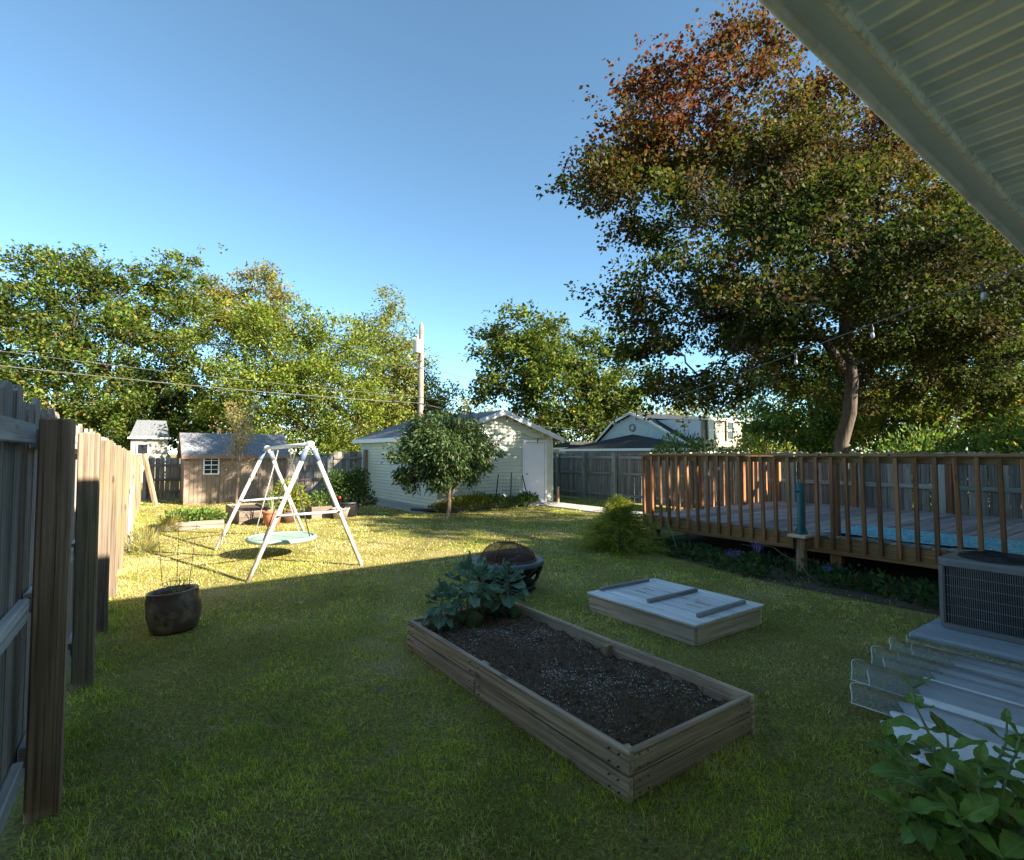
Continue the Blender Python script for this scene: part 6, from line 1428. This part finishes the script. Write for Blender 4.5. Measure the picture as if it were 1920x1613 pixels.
def grass(d0, d1, dens, hmin, hmax, wid, seg):
    global goff
    X0, X1, Y0, Y1 = -0.5, 12.9, 0.2, 22.0
    n = int(dens * (X1 - X0) * (Y1 - Y0)); x = RNG.uniform(X0, X1, n); y = RNG.uniform(Y0, Y1, n)
    d = x * _F[0] + y * _F[1]; r_ = x * _R[0] + y * _R[1]
    k = (d >= d0) & (d < d1) & (np.abs(r_) < d * 1.08 + 0.6) & allowed(x, y)
    x, y = x[k], y[k]
    p = np.stack([x, y, np.zeros(len(x))], 1)
    pat = nz(p, 1.1, 60); fine = nz(p, 6.0, 61); clump = nz(p, 14.0, 63)
    bord = (x > 6.5) & (y < 6.6)
    bare = np.ones(len(x))
    for (cx, cy, r_) in ((5.2, 5.0, .5), (4.8, 1.9, .45), (3.5, 2.3, .35), (2.7, 6.6, .5), (1.0, 6.7, .35), (5.6, 2.6, .4), (0.1, 3.6, .35), (1.7, 1.4, .4), (4.2, 7.6, .5)):
        bare = np.minimum(bare, np.clip(((x - cx) ** 2 + (y - cy) ** 2) / (r_ * r_) * 0.6 + 0.35 + 0.3 * nz(p, 4.0, 77), 0.15, 1))
    kk = (RNG.uniform(0, 1, len(x)) < np.clip(0.72 + 0.45 * clump + 0.25 * fine, 0.10, 1) * bare) & (~bord | (RNG.uniform(0, 1, len(x)) < 0.35))
    p, pat, fine, clump = p[kk], pat[kk], fine[kk], clump[kk]; n = len(p)
    h_ = RNG.uniform(hmin, hmax, n) * np.clip(1 + 0.55 * clump + 0.5 * fine, 0.35, 2.2)
    longb = RNG.uniform(0, 1, n) < 0.02; h_ = np.where(longb, h_ * 1.9, h_)
    # taller fringe along things
    fringe = np.zeros(n)
    for (x0, x1, y0, y1) in ((BX0 - .10, BX1 + .10, BY0 - .08, BY1 + .08), (3.76, 5.02, 2.7, 4.2)):
        fringe = np.maximum(fringe, ((p[:, 0] > x0) & (p[:, 0] < x1) & (p[:, 1] > y0) & (p[:, 1] < y1)) * 0.9 * np.clip(0.4 + nz(p, 3, 66), 0, 1))
    fringe = np.maximum(fringe, (p[:, 0] < -0.1 + 0.027 * (p[:, 1] - 3.2)) * 0.8)
    h_ = h_ * (1 + fringe)
    az = RNG.uniform(0, 6.283, n); lean = np.abs(RNG.normal(size=n)) * 0.8 + 0.35; 
    dx, dy = np.cos(az), np.sin(az)
    mid = p + np.stack([dx * h_ * lean * .30, dy * h_ * lean * .30, h_ * 0.58], 1)
    tip = p + np.stack([dx * h_ * lean * 1.0, dy * h_ * lean * 1.0, h_ * np.clip(1.05 - lean * .42, .3, 1)], 1)
    wv = np.stack([-np.sin(az + RNG.normal(size=n) * .6), np.cos(az + RNG.normal(size=n) * .6), np.zeros(n)], 1) * (wid * RNG.uniform(.6, 1.3, n))[:, None] / 2
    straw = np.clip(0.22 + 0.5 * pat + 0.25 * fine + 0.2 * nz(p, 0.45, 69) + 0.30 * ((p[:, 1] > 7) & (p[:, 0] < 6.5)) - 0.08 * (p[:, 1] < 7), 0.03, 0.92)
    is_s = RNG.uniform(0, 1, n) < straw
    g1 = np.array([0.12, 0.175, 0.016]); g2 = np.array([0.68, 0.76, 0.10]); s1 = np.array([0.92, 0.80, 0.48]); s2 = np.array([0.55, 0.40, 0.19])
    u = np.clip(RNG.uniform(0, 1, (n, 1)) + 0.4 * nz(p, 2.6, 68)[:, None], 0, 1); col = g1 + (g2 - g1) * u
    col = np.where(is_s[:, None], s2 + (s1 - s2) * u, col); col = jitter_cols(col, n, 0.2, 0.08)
    if seg == 2:
        V = np.stack([p - wv, p + wv, mid + wv * .8, mid - wv * .8, tip], 1).reshape(-1, 3); i = np.arange(n)[:, None] * 5
        T = np.concatenate([i + np.array([f]) for f in ([0, 1, 2], [0, 2, 3], [3, 2, 4])], 1).reshape(-1, 3); C_ = np.repeat(col, 5, 0)
    else:
        V = np.stack([p - wv, p + wv, tip], 1).reshape(-1, 3); T = (np.arange(n)[:, None] * 3 + np.array([[0, 1, 2]])); C_ = np.repeat(col, 3, 0)
    GV.append(V); GT.append(T + goff); GC.append(C_); goff += len(V)
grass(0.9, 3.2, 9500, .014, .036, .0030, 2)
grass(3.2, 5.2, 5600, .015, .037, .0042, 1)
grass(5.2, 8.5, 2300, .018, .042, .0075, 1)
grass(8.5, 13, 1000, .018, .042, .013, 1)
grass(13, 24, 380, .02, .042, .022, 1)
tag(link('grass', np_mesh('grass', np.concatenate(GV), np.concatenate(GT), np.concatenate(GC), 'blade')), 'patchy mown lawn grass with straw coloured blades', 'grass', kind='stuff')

# broad leaved weeds and clover in the lawn
wx, wy = [], []
for k in range(420):
    cx, cy = RNG.uniform(-0.2, 7.0), RNG.uniform(0.7, 11.0)
    m_ = RNG.integers(4, 12); sp_ = RNG.uniform(.015, .07); wx.append(cx + RNG.normal(size=m_) * sp_); wy.append(cy + RNG.normal(size=m_) * sp_)
wx, wy = np.concatenate(wx), np.concatenate(wy); k = allowed(wx, wy); wx, wy = wx[k], wy[k]; n = len(wx)
pos = np.stack([wx, wy, RNG.uniform(.012, .035, n)], 1)
V, T, C_ = leaf_arrays(pos, unit(np.concatenate([RNG.normal(size=(n, 2)), RNG.uniform(0, .5, (n, 1))], 1)), unit(RNG.normal(size=(n, 3)) * .25 + [0, 0, 1]), RNG.uniform(.012, .04, n), RNG.uniform(.010, .024, n), palette([(0.09, 0.17, 0.04), (0.15, 0.24, 0.08), (0.06, 0.11, 0.03), (0.25, 0.27, 0.08)], [3, 3, 2, 1])(pos, 0))
tag(link('weeds', np_mesh('weeds', V, T, C_, 'leaf')), 'small broad leaved weeds dotted through the lawn', 'weeds', kind='stuff')

# fallen leaves and twigs
FL = leafmesh(broad_leaf(0.07, 0.05, -0.25, 0.4, 0.006, 0.12, 1.0, 0.02), 'fallen')
for (x_, y_, lb) in ((1.35, 3.45, 'small dry curled leaf on the lawn left of the raised bed'), (2.35, 7.2, 'small dry leaf on the sunny lawn at the swing set foot'), (4.5, 6.7, 'dry leaf on the grass just right of the fire pit'), (5.1, 5.6, 'dry leaf on the grass between fire pit and golden shrub'),
                     (5.5, 4.9, 'pale dry leaf on the grass behind the sandbox'), (3.45, 2.05, 'dry leaf on the grass right of the raised bed'), (2.0, 0.95, 'dry leaf in the near grass below the raised bed corner'), (3.9, 8.6, 'dry leaf on the dappled lawn before the peach tree'), (6.0, 3.1, 'dry leaf at the edge of the flower border'), (0.8, 4.4, 'dry leaf on the shaded grass below the brown pot')):
    o = link('fallen_leaf', FL, None, (x_, y_, 0.035), (random.uniform(-.5, .5), random.uniform(-.4, .4), random.uniform(0, 6.28)), (random.uniform(.6, .95),) * 3)
    tag(o, lb, 'fallen leaf', 'fallen leaves on the lawn')
for (x_, y_, a, l_, lb) in ((1.0, 3.0, 0.4, 0.22, 'thin pale twig in the shaded grass midway between pot and bed'), (1.35, 1.55, -0.9, 0.30, 'longest thin twig in the near grass at the bottom of the lawn'), (0.9, 4.0, 1.3, 0.14, 'short twig in the grass between the brown pot and the bed'), (1.6, 2.3, 2.4, 0.16, 'short pale twig just left of the near bed corner')):
    b = MB(); b.tube(curve_pts((0, 0, 0), (l_ * math.cos(a), l_ * math.sin(a), 0.01), 0.05, 5, 0.02), 0.0025, 4)
    tag(b.build('twig', 'fallen', None, (x_, y_, 0.045)), lb, 'twig', 'twigs on the lawn')
